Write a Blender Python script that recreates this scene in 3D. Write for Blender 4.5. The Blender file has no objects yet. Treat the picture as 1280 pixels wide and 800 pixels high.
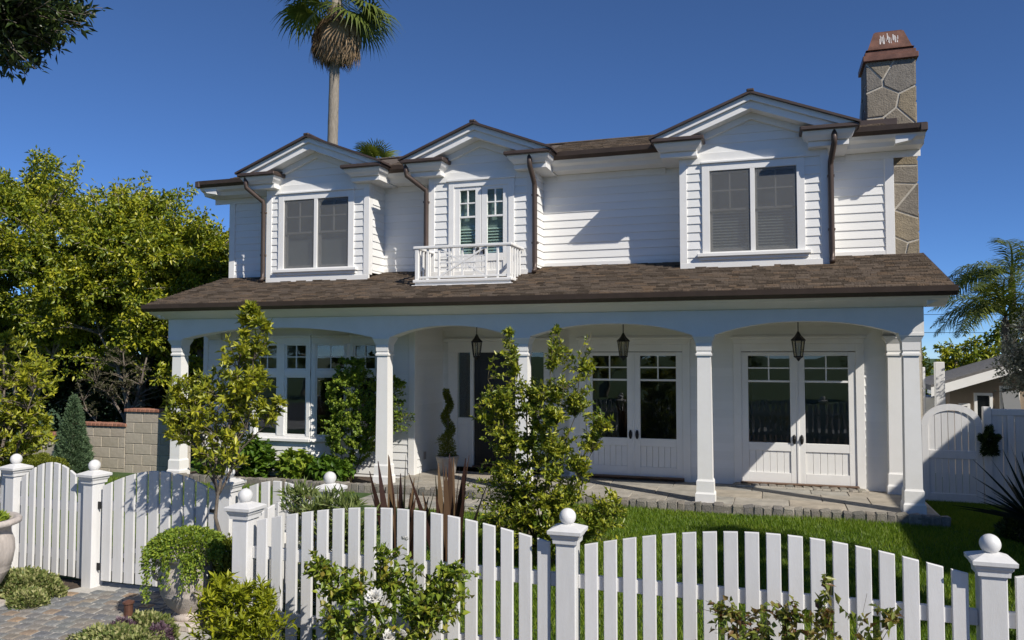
import bpy, math, random
import numpy as np
from mathutils import Vector, Matrix

random.seed(7)
R = math.radians
scene = bpy.context.scene
col = scene.collection

# ------------------------------------------------------------------ camera, sky, sun, exposure
cam_d = bpy.data.cameras.new("camera")
cam_d.sensor_fit = 'HORIZONTAL'; cam_d.sensor_width = 36; cam_d.lens = 28
cam_d.clip_start = 0.05; cam_d.clip_end = 2000
cam = bpy.data.objects.new("camera", cam_d); col.objects.link(cam)
cam.location = (0, 0, 2.25)
cam.rotation_euler = (R(90 + 2.53), 0, R(18.1))
scene.camera = cam

SUN_AZ, SUN_EL = 58.0, 39.0          # azimuth measured from the facade normal towards +X
sun_dir = Vector((math.cos(R(SUN_EL)) * math.sin(R(SUN_AZ)),
                  -math.cos(R(SUN_EL)) * math.cos(R(SUN_AZ)), math.sin(R(SUN_EL))))
world = bpy.data.worlds.new("World"); scene.world = world; world.use_nodes = True
wn = world.node_tree.nodes; wl = world.node_tree.links
bg = wn['Background']
sky = wn.new('ShaderNodeTexSky'); sky.sky_type = 'NISHITA'; sky.sun_disc = False
sky.sun_elevation = R(SUN_EL); sky.sun_rotation = math.atan2(sun_dir.x, sun_dir.y)
sky.altitude = 8000; sky.air_density = 1.5; sky.dust_density = 0.0; sky.ozone_density = 9.0
wl.new(sky.outputs[0], bg.inputs[0]); bg.inputs[1].default_value = 0.095
sun_l = bpy.data.lights.new("sun", 'SUN'); sun_l.energy = 4.1; sun_l.angle = R(0.5); sun_l.color = (1.0, 0.94, 0.85)
sun_o = bpy.data.objects.new("sun", sun_l); col.objects.link(sun_o)
sun_o.rotation_euler = sun_dir.to_track_quat('Z', 'Y').to_euler(); sun_o.location = sun_dir * 60
vs = scene.view_settings
vs.view_transform = 'Standard'; vs.look = 'None'; vs.gamma = 1.0; vs.use_curve_mapping = False
vs.exposure = 0.36

# ------------------------------------------------------------------ materials
MATS = {}
def M(name, base, rough=0.6, var=0.0, scale=6.0, bump=0.0, bscale=60.0, rnd=None, metal=0.0, spec=0.5, stretch=None, dirt=None):
    """procedural material: noise-varied base colour, optional per-object colours (rnd), bump"""
    if name in MATS: return MATS[name]
    m = bpy.data.materials.new(name); m.use_nodes = True
    nt = m.node_tree; n = nt.nodes; l = nt.links
    p = n['Principled BSDF']
    p.inputs['Roughness'].default_value = rough; p.inputs['Metallic'].default_value = metal
    p.inputs['Specular IOR Level'].default_value = spec
    tc = n.new('ShaderNodeTexCoord')
    co = tc.outputs['Object']
    if stretch:
        mp = n.new('ShaderNodeMapping'); mp.inputs['Scale'].default_value = stretch
        l.new(co, mp.inputs[0]); co = mp.outputs[0]
    if rnd:
        oi = n.new('ShaderNodeObjectInfo'); rp = n.new('ShaderNodeValToRGB')
        e = rp.color_ramp.elements
        while len(e) < len(rnd): e.new(0.5)
        for i, c in enumerate(rnd):
            e[i].position = i / (len(rnd) - 1); e[i].color = (*c, 1)
        l.new(oi.outputs['Random'], rp.inputs[0]); cur = rp.outputs[0]
    else:
        rgb = n.new('ShaderNodeRGB'); rgb.outputs[0].default_value = (*base, 1); cur = rgb.outputs[0]
    if var:
        nz = n.new('ShaderNodeTexNoise'); nz.inputs['Scale'].default_value = scale
        nz.inputs['Detail'].default_value = 8; nz.inputs['Roughness'].default_value = 0.6
        l.new(co, nz.inputs['Vector'])
        mr = n.new('ShaderNodeMapRange'); mr.inputs[1].default_value = 0.3; mr.inputs[2].default_value = 0.7
        mr.inputs[3].default_value = 1 - var; mr.inputs[4].default_value = 1 + var
        l.new(nz.outputs[0], mr.inputs[0])
        mx = n.new('ShaderNodeVectorMath'); mx.operation = 'MULTIPLY'
        l.new(cur, mx.inputs[0]); l.new(mr.outputs[0], mx.inputs[1]); cur = mx.outputs[0]
    if dirt:
        nz2 = n.new('ShaderNodeTexNoise'); nz2.inputs['Scale'].default_value = 2.3; nz2.inputs['Detail'].default_value = 10
        nz2.inputs['Roughness'].default_value = 0.7
        gp = n.new('ShaderNodeNewGeometry'); l.new(gp.outputs['Position'], nz2.inputs['Vector'])
        mr2 = n.new('ShaderNodeMapRange'); mr2.inputs[1].default_value = 0.52; mr2.inputs[2].default_value = 0.75
        mr2.inputs[3].default_value = 0; mr2.inputs[4].default_value = 0.35
        l.new(nz2.outputs[0], mr2.inputs[0])
        mm = n.new('ShaderNodeMix'); mm.data_type = 'RGBA'
        l.new(mr2.outputs[0], mm.inputs[0]); l.new(cur, mm.inputs[6]); mm.inputs[7].default_value = (*dirt, 1)
        cur = mm.outputs[2]
    l.new(cur, p.inputs['Base Color'])
    if bump:
        nb = n.new('ShaderNodeTexNoise'); nb.inputs['Scale'].default_value = bscale; nb.inputs['Detail'].default_value = 6
        l.new(co, nb.inputs['Vector'])
        b = n.new('ShaderNodeBump'); b.inputs['Strength'].default_value = bump; b.inputs['Distance'].default_value = 0.02
        l.new(nb.outputs[0], b.inputs['Height']); l.new(b.outputs[0], p.inputs['Normal'])
    MATS[name] = m
    return m

def leaf_mat(name, cols, rough=0.45, trans=0.3, spec=0.35, tint=(1.15, 1.2, 0.55)):
    """leaf colours spread over a per-leaf random value, with light passing through"""
    m = bpy.data.materials.new(name); m.use_nodes = True
    nt = m.node_tree; n = nt.nodes; l = nt.links
    p = n['Principled BSDF']; p.inputs['Roughness'].default_value = rough
    p.inputs['Specular IOR Level'].default_value = spec
    at = n.new('ShaderNodeAttribute'); at.attribute_name = 'rnd'
    rp = n.new('ShaderNodeValToRGB'); e = rp.color_ramp.elements
    while len(e) < len(cols): e.new(0.5)
    for i, c in enumerate(cols):
        e[i].position = i / (len(cols) - 1); e[i].color = (*c, 1)
    l.new(at.outputs['Fac'], rp.inputs[0]); l.new(rp.outputs[0], p.inputs['Base Color'])
    vm = n.new('ShaderNodeVectorMath'); vm.operation = 'MULTIPLY'; vm.inputs[1].default_value = tint
    l.new(rp.outputs[0], vm.inputs[0])
    tr = n.new('ShaderNodeBsdfTranslucent'); l.new(vm.outputs[0], tr.inputs[0])
    mx = n.new('ShaderNodeMixShader'); mx.inputs[0].default_value = trans
    l.new(p.outputs[0], mx.inputs[1]); l.new(tr.outputs[0], mx.inputs[2])
    l.new(mx.outputs[0], n['Material Output'].inputs['Surface'])
    return m

def glass_mat(name, tint, refl=0.08):
    m = bpy.data.materials.new(name); m.use_nodes = True
    n = m.node_tree.nodes; l = m.node_tree.links
    n.remove(n['Principled BSDF'])
    t = n.new('ShaderNodeBsdfTransparent'); t.inputs[0].default_value = (*tint, 1)
    g = n.new('ShaderNodeBsdfGlossy'); g.inputs['Roughness'].default_value = 0.01; g.inputs[0].default_value = (1, 1, 1, 1)
    lw = n.new('ShaderNodeLayerWeight'); lw.inputs[0].default_value = 0.5
    pw = n.new('ShaderNodeMath'); pw.operation = 'POWER'; pw.inputs[1].default_value = 5.0; l.new(lw.outputs['Facing'], pw.inputs[0])
    ma = n.new('ShaderNodeMath'); ma.operation = 'MULTIPLY_ADD'; ma.inputs[1].default_value = 0.9; ma.inputs[2].default_value = 0.04 + refl
    l.new(pw.outputs[0], ma.inputs[0])
    tcn = n.new('ShaderNodeTexCoord'); nz = n.new('ShaderNodeTexNoise'); nz.inputs['Scale'].default_value = 1.6
    bp = n.new('ShaderNodeBump'); bp.inputs['Strength'].default_value = 0.04; bp.inputs['Distance'].default_value = 0.05
    l.new(tcn.outputs['Object'], nz.inputs['Vector']); l.new(nz.outputs[0], bp.inputs['Height']); l.new(bp.outputs[0], g.inputs['Normal'])
    mx = n.new('ShaderNodeMixShader')
    l.new(ma.outputs[0], mx.inputs[0]); l.new(t.outputs[0], mx.inputs[1]); l.new(g.outputs[0], mx.inputs[2])
    l.new(mx.outputs[0], n['Material Output'].inputs['Surface'])
    return m

def screen_mat(name, c, op):
    m = bpy.data.materials.new(name); m.use_nodes = True
    n = m.node_tree.nodes; l = m.node_tree.links
    p = n['Principled BSDF']; p.inputs['Base Color'].default_value = (*c, 1); p.inputs['Roughness'].default_value = 0.7
    t = n.new('ShaderNodeBsdfTransparent'); mx = n.new('ShaderNodeMixShader'); mx.inputs[0].default_value = op
    l.new(t.outputs[0], mx.inputs[1]); l.new(p.outputs[0], mx.inputs[2]); l.new(mx.outputs[0], n['Material Output'].inputs['Surface'])
    return m

WHITE = M('white_paint', (0.80, 0.79, 0.76), 0.45, 0.03, 3.0, 0.05, 40, dirt=(0.70, 0.68, 0.63))
SIDING = M('white_siding_paint', (0.80, 0.80, 0.77), 0.5, 0.03, 2.0, 0.06, 50, rnd=[(0.77, 0.765, 0.735), (0.82, 0.815, 0.79)], stretch=(0.4, 3, 3))
FENCE = M('fence_paint', (0.70, 0.69, 0.67), 0.55, 0.05, 4.0, 0.10, 55, rnd=[(0.63, 0.625, 0.61), (0.71, 0.70, 0.685)], stretch=(6, 6, 0.7), dirt=(0.60, 0.57, 0.51))
BRONZE = M('bronze_metal', (0.085, 0.060, 0.048), 0.45, 0.15, 5, 0.02, 30, metal=0.25)
def shingle_mat():
    m = leaf_mat('shingle_pieces', [(0.062, 0.047, 0.034), (0.105, 0.080, 0.058), (0.14, 0.11, 0.085), (0.165, 0.115, 0.075)], 0.9, 0.0, 0.2)
    n = m.node_tree.nodes; l = m.node_tree.links; p = n['Principled BSDF']
    tc = n.new('ShaderNodeTexCoord'); nz = n.new('ShaderNodeTexNoise'); nz.inputs['Scale'].default_value = 45
    bp = n.new('ShaderNodeBump'); bp.inputs['Strength'].default_value = 0.5; bp.inputs['Distance'].default_value = 0.02
    l.new(tc.outputs['Object'], nz.inputs['Vector']); l.new(nz.outputs[0], bp.inputs['Height']); l.new(bp.outputs[0], p.inputs['Normal'])
    return m
SHINGLES = shingle_mat()
SHINGLE = M('wood_shingle', (0.118, 0.092, 0.070), 0.85, 0.3, 14.0, 0.5, 90)
GLASS = glass_mat('window_glass', (0.90, 0.93, 0.92), 0.02)
GLASSG = glass_mat('green_glass', (0.80, 0.88, 0.86), 0.04)
SCREEN = screen_mat('insect_screen_mesh', (0.17, 0.175, 0.175), 0.42)
SASH = M('sash_paint', (0.42, 0.42, 0.41), 0.5, 0.04)
SHADE = M('dark_roller_shade', (0.16, 0.165, 0.17), 0.8, 0.05)
BLIND = M('blind_slats', (0.72, 0.72, 0.68), 0.6, 0.03)
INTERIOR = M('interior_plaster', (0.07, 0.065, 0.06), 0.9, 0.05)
DARKDOOR = M('black_door_paint', (0.012, 0.012, 0.014), 0.35, 0.2)
IRON = M('dark_iron', (0.02, 0.02, 0.02), 0.5, 0.2, metal=0.5)
LGLASS = glass_mat('lantern_glass', (0.75, 0.72, 0.62), 0.06)
FLAG = M('chimney_flagstone', (0.3, 0.27, 0.2), 0.9, 0.22, 9, 0.6, 40, rnd=[(0.23, 0.19, 0.135), (0.20, 0.18, 0.15), (0.27, 0.22, 0.145), (0.175, 0.16, 0.14), (0.25, 0.215, 0.165)])
MORTAR = M('mortar', (0.48, 0.44, 0.37), 0.95, 0.15, 20, 0.3, 80)
COPPER = M('aged_copper', (0.16, 0.075, 0.05), 0.5, 0.4, 7, 0.05, 30, metal=0.3)
STREAK = M('chalky_streaks', (0.62, 0.58, 0.55), 0.8, 0.2, 12)
COBBLE = M('cobble_stone', (0.2, 0.2, 0.2), 0.85, 0.25, 12, 0.5, 60, rnd=[(0.149, 0.155, 0.162), (0.209, 0.209, 0.203), (0.176, 0.182, 0.176), (0.23, 0.196, 0.155), (0.142, 0.149, 0.162), (0.243, 0.216, 0.182), (0.189, 0.189, 0.182), (0.162, 0.169, 0.169), (0.297, 0.209, 0.135)])
EDGING = M('granite_sett', (0.3, 0.3, 0.28), 0.9, 0.25, 14, 0.5, 60, rnd=[(0.13, 0.125, 0.11), (0.27, 0.245, 0.20), (0.18, 0.165, 0.145), (0.32, 0.29, 0.24), (0.16, 0.15, 0.14), (0.24, 0.205, 0.16)])
SLAB = M('porch_slate', (0.33, 0.30, 0.25), 0.75, 0.25, 4, 0.3, 25, rnd=[(0.30, 0.27, 0.22), (0.36, 0.33, 0.28), (0.28, 0.27, 0.24), (0.38, 0.33, 0.26)])
SAND = M('joint_sand', (0.47, 0.45, 0.41), 0.95, 0.15, 30, 0.3, 120)
SOILM = M('earthy_mortar', (0.20, 0.18, 0.15), 0.95, 0.25, 20, 0.4, 80)
SOIL = M('soil', (0.075, 0.052, 0.036), 0.95, 0.4, 6, 0.8, 40)
LAWN = M('lawn_soil', (0.045, 0.085, 0.018), 0.95, 0.35, 5, 0.8, 60)
BLOCK = M('concrete_block', (0.42, 0.37, 0.29), 0.92, 0.12, 14, 0.4, 90, rnd=[(0.38, 0.335, 0.26), (0.44, 0.39, 0.31), (0.41, 0.355, 0.28)])
BRICK = M('red_brick', (0.30, 0.13, 0.08), 0.9, 0.2, 20, 0.5, 80, rnd=[(0.26, 0.11, 0.07), (0.36, 0.17, 0.11), (0.30, 0.14, 0.09)])
BARK = M('grey_bark', (0.17, 0.14, 0.11), 0.9, 0.35, 9, 0.7, 40, stretch=(3, 3, 0.6))
BARKP = M('pale_bark', (0.26, 0.225, 0.18), 0.9, 0.3, 9, 0.6, 40, stretch=(3, 3, 0.6))
TWIG = M('green_brown_twig', (0.10, 0.085, 0.04), 0.8, 0.3, 12)
URN = M('weathered_terracotta', (0.50, 0.445, 0.40), 0.85, 0.22, 5, 0.35, 40, dirt=(0.30, 0.17, 0.12), stretch=(3, 3, 0.7))
POT = M('grey_stone_pot', (0.32, 0.30, 0.28), 0.85, 0.2, 8, 0.3, 50)
BEIGE = M('beige_stucco', (0.33, 0.26, 0.19), 0.95, 0.06, 5, 0.3, 90)
GREYROOF = M('grey_asphalt_shingle', (0.13, 0.125, 0.12), 0.95, 0.25, 12, 0.4, 60)
ASPHALT = M('asphalt', (0.05, 0.05, 0.052), 0.95, 0.2, 20, 0.4, 120)
CONCRETE = M('pavement_concrete', (0.34, 0.33, 0.31), 0.92, 0.12, 6, 0.25, 90)
WOOD = M('threshold_wood', (0.13, 0.075, 0.045), 0.6, 0.3, 10, 0.1, 50)

LF = dict(
    ficus=leaf_mat('ficus_leaf', [(0.079, 0.119, 0.016), (0.184, 0.238, 0.022), (0.353, 0.369, 0.028), (0.522, 0.487, 0.037)], 0.38, 0.3, 0.45),
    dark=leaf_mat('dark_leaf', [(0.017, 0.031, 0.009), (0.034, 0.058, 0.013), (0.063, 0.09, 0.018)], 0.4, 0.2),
    citrus=leaf_mat('citrus_leaf', [(0.119, 0.16, 0.02), (0.24, 0.273, 0.026), (0.384, 0.386, 0.033), (0.528, 0.509, 0.046)], 0.36, 0.3, 0.5),
    shrub=leaf_mat('shrub_leaf', [(0.08, 0.128, 0.018), (0.192, 0.244, 0.025), (0.338, 0.357, 0.036), (0.496, 0.473, 0.051)], 0.36, 0.3, 0.5),
    vine=leaf_mat('vine_leaf', [(0.089, 0.155, 0.022), (0.199, 0.289, 0.035), (0.353, 0.414, 0.047)], 0.42, 0.3),
    lush=leaf_mat('lush_leaf', [(0.05, 0.11, 0.015), (0.10, 0.19, 0.022), (0.17, 0.26, 0.03)], 0.45, 0.35),
    lime=leaf_mat('lime_leaf', [(0.146, 0.185, 0.012), (0.277, 0.31, 0.018), (0.437, 0.437, 0.022)], 0.45, 0.35),
    rose=leaf_mat('rose_leaf', [(0.078, 0.132, 0.019), (0.163, 0.233, 0.026), (0.296, 0.35, 0.038), (0.31, 0.248, 0.042)], 0.38, 0.3, 0.45),
    rosered=leaf_mat('young_rose_leaf', [(0.10, 0.14, 0.025), (0.17, 0.215, 0.035), (0.25, 0.26, 0.05), (0.21, 0.13, 0.05), (0.15, 0.06, 0.035)], 0.38, 0.3, 0.45),
    juniper=leaf_mat('juniper_needle', [(0.057, 0.102, 0.053), (0.106, 0.172, 0.086), (0.163, 0.234, 0.119)], 0.6, 0.15),
    hedge=leaf_mat('hedge_leaf', [(0.083, 0.108, 0.012), (0.149, 0.174, 0.017), (0.231, 0.248, 0.024)], 0.5, 0.2),
    greyl=leaf_mat('grey_leaf', [(0.045, 0.045, 0.022), (0.075, 0.075, 0.035), (0.11, 0.105, 0.05)], 0.55, 0.2),
    silver=leaf_mat('silver_leaf', [(0.132, 0.15, 0.115), (0.216, 0.24, 0.19), (0.3, 0.324, 0.265)], 0.55, 0.2, tint=(1, 1, 0.9)),
    willow=leaf_mat('willow_leaf', [(0.09, 0.13, 0.035), (0.17, 0.22, 0.06), (0.27, 0.31, 0.11)], 0.45, 0.3),
    varieg=leaf_mat('variegated_leaf', [(0.077, 0.116, 0.03), (0.176, 0.22, 0.06), (0.33, 0.341, 0.13), (0.462, 0.44, 0.22)], 0.5, 0.25),
    mauve=leaf_mat('mauve_leaf', [(0.09, 0.05, 0.07), (0.16, 0.10, 0.13), (0.22, 0.17, 0.19)], 0.5, 0.25, tint=(1, 1, 1)),
    flax=leaf_mat('bronze_flax', [(0.035, 0.018, 0.015), (0.074, 0.038, 0.027), (0.156, 0.104, 0.058)], 0.3, 0.12, 0.5, tint=(1.2, 0.9, 0.6)),
    yucca=leaf_mat('yucca_leaf', [(0.008, 0.014, 0.008), (0.018, 0.028, 0.014)], 0.5, 0.1),
    grass=leaf_mat('grass_blade', [(0.063, 0.129, 0.01), (0.12, 0.207, 0.014), (0.182, 0.269, 0.02), (0.266, 0.302, 0.035)], 0.5, 0.35),
    bluegrass=leaf_mat('blue_grass', [(0.10, 0.14, 0.10), (0.19, 0.23, 0.17)], 0.5, 0.25),
    palm=leaf_mat('palm_leaf', [(0.065, 0.098, 0.019), (0.13, 0.163, 0.03), (0.208, 0.221, 0.048)], 0.4, 0.25, 0.4),
    dead=leaf_mat('dead_palm_leaf', [(0.21, 0.142, 0.078), (0.322, 0.223, 0.13), (0.42, 0.304, 0.182)], 0.7, 0.2, tint=(1, 0.9, 0.7)),
    petal=leaf_mat('white_petal', [(0.74, 0.72, 0.66), (0.83, 0.82, 0.79)], 0.5, 0.3, tint=(1, 1, 0.97)),
    pink=leaf_mat('pink_petal', [(0.45, 0.22, 0.30), (0.60, 0.45, 0.48)], 0.5, 0.3, tint=(1, 1, 1)),
)

# ------------------------------------------------------------------ mesh helpers
class MB:
    def __init__(s): s.v = []; s.f = []; s.r = None
    def add(s, v, f):
        o = len(s.v); s.v += [tuple(p) for p in v]; s.f += [tuple(i + o for i in q) for q in f]; return s
    def box(s, x0, y0, z0, x1, y1, z1, b=0.0):
        if b <= 0:
            v = [(x0, y0, z0), (x1, y0, z0), (x1, y1, z0), (x0, y1, z0), (x0, y0, z1), (x1, y0, z1), (x1, y1, z1), (x0, y1, z1)]
            return s.add(v, [(3, 2, 1, 0), (4, 5, 6, 7), (0, 1, 5, 4), (1, 2, 6, 5), (2, 3, 7, 6), (3, 0, 4, 7)])
        v = []; idx = {}
        X = (x0, x1); Y = (y0, y1); Z = (z0, z1)
        for a in (0, 1):
            for c in (0, 1):
                for d in (0, 1):
                    sx, sy, sz = (b if a == 0 else -b), (b if c == 0 else -b), (b if d == 0 else -b)
                    idx[a, c, d, 0] = len(v); v.append((X[a], Y[c] + sy, Z[d] + sz))
                    idx[a, c, d, 1] = len(v); v.append((X[a] + sx, Y[c], Z[d] + sz))
                    idx[a, c, d, 2] = len(v); v.append((X[a] + sx, Y[c] + sy, Z[d]))
        f = []
        q = lambda *k: f.append(tuple(idx[t] for t in k))
        q((0, 0, 0, 0), (0, 0, 1, 0), (0, 1, 1, 0), (0, 1, 0, 0)); q((1, 0, 0, 0), (1, 1, 0, 0), (1, 1, 1, 0), (1, 0, 1, 0))
        q((0, 0, 0, 1), (1, 0, 0, 1), (1, 0, 1, 1), (0, 0, 1, 1)); q((0, 1, 0, 1), (0, 1, 1, 1), (1, 1, 1, 1), (1, 1, 0, 1))
        q((0, 0, 0, 2), (0, 1, 0, 2), (1, 1, 0, 2), (1, 0, 0, 2)); q((0, 0, 1, 2), (1, 0, 1, 2), (1, 1, 1, 2), (0, 1, 1, 2))
        for c in (0, 1):
            for d in (0, 1):
                q((0, c, d, 1), (0, c, d, 2), (1, c, d, 2), (1, c, d, 1))
        for a in (0, 1):
            for d in (0, 1):
                q((a, 0, d, 0), (a, 0, d, 2), (a, 1, d, 2), (a, 1, d, 0))
            for c in (0, 1):
                q((a, c, 0, 0), (a, c, 0, 1), (a, c, 1, 1), (a, c, 1, 0))
            for c in (0, 1):
                for d in (0, 1):
                    q((a, c, d, 0), (a, c, d, 1), (a, c, d, 2))
        return s.add(v, f)
    def prism(s, poly, vec):
        n = len(poly); vec = Vector(vec)
        v = [Vector(p) for p in poly]; v += [p + vec for p in v[:n]]
        f = [tuple(range(n - 1, -1, -1)), tuple(range(n, 2 * n))]
        f += [(i, (i + 1) % n, n + (i + 1) % n, n + i) for i in range(n)]
        return s.add(v, f)
    def lathe(s, prof, cx=0, cy=0, seg=24, sq=False):
        """prof: (radius, z) list; sq makes a square section (radius = half width)"""
        v = []; f = []
        if sq: seg = 4
        for r, z in prof:
            for k in range(seg):
                a = 2 * math.pi * (k + (0.5 if sq else 0)) / seg
                rr = r * (math.sqrt(2) if sq else 1)
                v.append((cx + rr * math.cos(a), cy + rr * math.sin(a), z))
        for i in range(len(prof) - 1):
            for k in range(seg):
                f.append((i * seg + k, i * seg + (k + 1) % seg, (i + 1) * seg + (k + 1) % seg, (i + 1) * seg + k))
        f.append(tuple(range(seg - 1, -1, -1))); f.append(tuple((len(prof) - 1) * seg + k for k in range(seg)))
        return s.add(v, f)
    def tube(s, pts, rad, seg=6):
        pts = [Vector(p) for p in pts]; n = len(pts)
        if not hasattr(rad, '__len__'): rad = [rad] * n
        v = []; f = []
        ref = Vector((0.31, 0.17, 0.93)); 
        for i, p in enumerate(pts):
            d = (pts[min(i + 1, n - 1)] - pts[max(i - 1, 0)]).normalized()
            a = d.cross(ref)
            if a.length < 1e-3: a = d.cross(Vector((1, 0, 0)))
            a.normalize(); b = d.cross(a)
            for k in range(seg):
                t = 2 * math.pi * k / seg
                v.append(p + (a * math.cos(t) + b * math.sin(t)) * rad[i])
        for i in range(n - 1):
            for k in range(seg):
                f.append((i * seg + k, i * seg + (k + 1) % seg, (i + 1) * seg + (k + 1) % seg, (i + 1) * seg + k))
        f.append(tuple(range(seg - 1, -1, -1))); f.append(tuple((n - 1) * seg + k for k in range(seg)))
        return s.add(v, f)
    def ball(s, c, r, nu=16, nv=10, sz=1.0):
        prof = [(max(1e-4, r * math.sin(math.pi * i / nv)), c[2] - r * sz * math.cos(math.pi * i / nv)) for i in range(nv + 1)]
        return s.lathe(prof, c[0], c[1], nu)
    def mesh(s, name):
        me = bpy.data.meshes.new(name); me.from_pydata([tuple(p) for p in s.v], [], s.f); me.update(); return me

def place(name, me, mat, parent=None, loc=(0, 0, 0), rz=0.0, smooth=False):
    if mat is not None and (len(me.materials) == 0): me.materials.append(mat)
    if smooth:
        me.polygons.foreach_set('use_smooth', [True] * len(me.polygons))
    o = bpy.data.objects.new(name, me); col.objects.link(o)
    o.location = loc; o.rotation_euler = (0, 0, rz)
    if parent is not None: o.parent = parent
    return o
def obj(name, mb, mat, parent=None, loc=(0, 0, 0), rz=0.0, smooth=False):
    return place(name, mb.mesh(name), mat, parent, loc, rz, smooth)
def tag(o, label, cat, group=None, kind=None):
    if label: o['label'] = label
    if cat: o['category'] = cat
    if group: o['group'] = group
    if kind: o['kind'] = kind
    return o
def thing(name, label, cat, loc=(0, 0, 0), rz=0, group=None):
    o = bpy.data.objects.new(name, None); col.objects.link(o); o.location = loc; o.rotation_euler = (0, 0, rz)
    o.empty_display_size = 0.1
    return tag(o, label, cat, group)
def struct(name, mb, mat, **k):
    o = obj(name, mb, mat, **k); o['kind'] = 'structure'; return o
_box = {}
def boxpart(name, parent, mat, x0, y0, z0, x1, y1, z1, b=0.004, rz=0.0):
    """a bevelled box with shared mesh data; origin at its centre"""
    d = (round(x1 - x0, 3), round(y1 - y0, 3), round(z1 - z0, 3)); k = (d, b, mat.name)
    if k not in _box:
        _box[k] = MB().box(-d[0] / 2, -d[1] / 2, -d[2] / 2, d[0] / 2, d[1] / 2, d[2] / 2, min(b, min(d) * 0.3)).mesh(name)
    return place(name, _box[k], mat, parent, ((x0 + x1) / 2, (y0 + y1) / 2, (z0 + z1) / 2), rz)

# ------------------------------------------------------------------ foliage helpers (numpy)
def unit(a): return a / np.maximum(np.linalg.norm(a, axis=-1, keepdims=True), 1e-9)
def mesh_np(name, V, F, rnd=None):
    """V (n,3), F (m,k) all faces with k corners"""
    me = bpy.data.meshes.new(name)
    n, m, k = len(V), len(F), F.shape[1]
    me.vertices.add(n); me.vertices.foreach_set('co', V.astype(np.float32).ravel())
    me.loops.add(m * k); me.loops.foreach_set('vertex_index', F.astype(np.int32).ravel())
    me.polygons.add(m); me.polygons.foreach_set('loop_start', np.arange(0, m * k, k, dtype=np.int32))
    me.update(calc_edges=True)
    if rnd is not None:
        a = me.attributes.new('rnd', 'FLOAT', 'POINT'); a.data.foreach_set('value', rnd.astype(np.float32))
    return me
def leaf_geo(P, D, N, L, W, fold=0.25, droop=0.0):
    """folded kite leaves: two triangles each"""
    D = unit(D); S = unit(np.cross(D, N)); U = unit(np.cross(S, D))
    L = L[:, None]; W = W[:, None]
    mid = P + D * L * 0.45
    a = mid + S * W * 0.5 + U * W * fold; b = mid - S * W * 0.5 + U * W * fold
    t = P + D * L - U * L * droop
    V = np.stack([P, a, t, b], 1).reshape(-1, 3)
    i = np.arange(len(P))[:, None] * 4
    F = np.concatenate([i + [[0, 1, 2]], i + [[0, 2, 3]]], 0)
    return V, F
def leaves_mesh(name, rg, P, D, L, W, upb=0.6, fold=0.25, lvar=0.35, rnd=None, droop=0.1):
    n = len(P)
    N = unit(rg.normal(size=(n, 3)) + np.array([0, 0, upb * 2]))
    Ls = L * (1 + lvar * (rg.random(n) - 0.5) * 2); Ws = W * (1 + lvar * (rg.random(n) - 0.5) * 2)
    V, F = leaf_geo(P, D, N, Ls, Ws, fold, droop)
    if rnd is None: rnd = rg.random(n)
    return mesh_np(name, V, F, np.repeat(rnd, 4))

def blades_mesh(name, rg, base, dirs, L, W, bend, segs=4, rnd=None, tipw=0.05, belly=0.25):
    """strap leaves (flax, yucca, grass tufts) arching over; strips of quads"""
    n = len(base); D = unit(dirs); up = np.array([0, 0, 1.0])
    S = unit(np.cross(D, up) + 1e-4); Vs = []
    ang = rg.random(n) * np.pi * 0.9
    S = S * np.cos(ang)[:, None] + np.cross(D, S) * np.sin(ang)[:, None]
    hd = D.copy(); hd[:, 2] = 0; hd = unit(hd + rg.normal(size=(n, 3)) * [0.02, 0.02, 0])
    for i in range(segs + 1):
        t = i / segs
        c = base + D * (L * t)[:, None] + (hd * 0.6 - up) * (bend * L * t * t)[:, None]
        w = W * ((0.55 + belly * math.sin(math.pi * min(1, t * 1.2))) * (1 - t) ** 0.6 + tipw)
        Vs += [c - S * w[:, None] / 2, c + S * w[:, None] / 2]
    V = np.stack(Vs, 1).reshape(-1, 3); k = 2 * (segs + 1)
    i = np.arange(n)[:, None] * k
    F = np.concatenate([i + [[2 * j, 2 * j + 1, 2 * j + 3, 2 * j + 2]] for j in range(segs)], 0)
    if rnd is None: rnd = rg.random(n)
    return mesh_np(name, V, F, np.repeat(rnd, k))

def sample_env(rg, env, n, shell=0.55):
    w = np.array([e[6] if len(e) > 6 else e[3] * e[4] * e[5] for e in env]); w = w / w.sum()
    k = rg.choice(len(env), n, p=w)
    E = np.array([e[:6] for e in env])[k]
    d = unit(rg.normal(size=(n, 3)))
    r = rg.random(n) ** (1 / 3); r = r * (1 - shell) + shell * (1 - (1 - rg.random(n)) ** 2 * 0.45)
    return E[:, :3] + d * r[:, None] * E[:, 3:], d

def bez(p0, p1, p2, n):
    t = np.linspace(0, 1, n)[:, None]
    return (1 - t) ** 2 * p0 + 2 * t * (1 - t) * p1 + t ** 2 * p2

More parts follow.
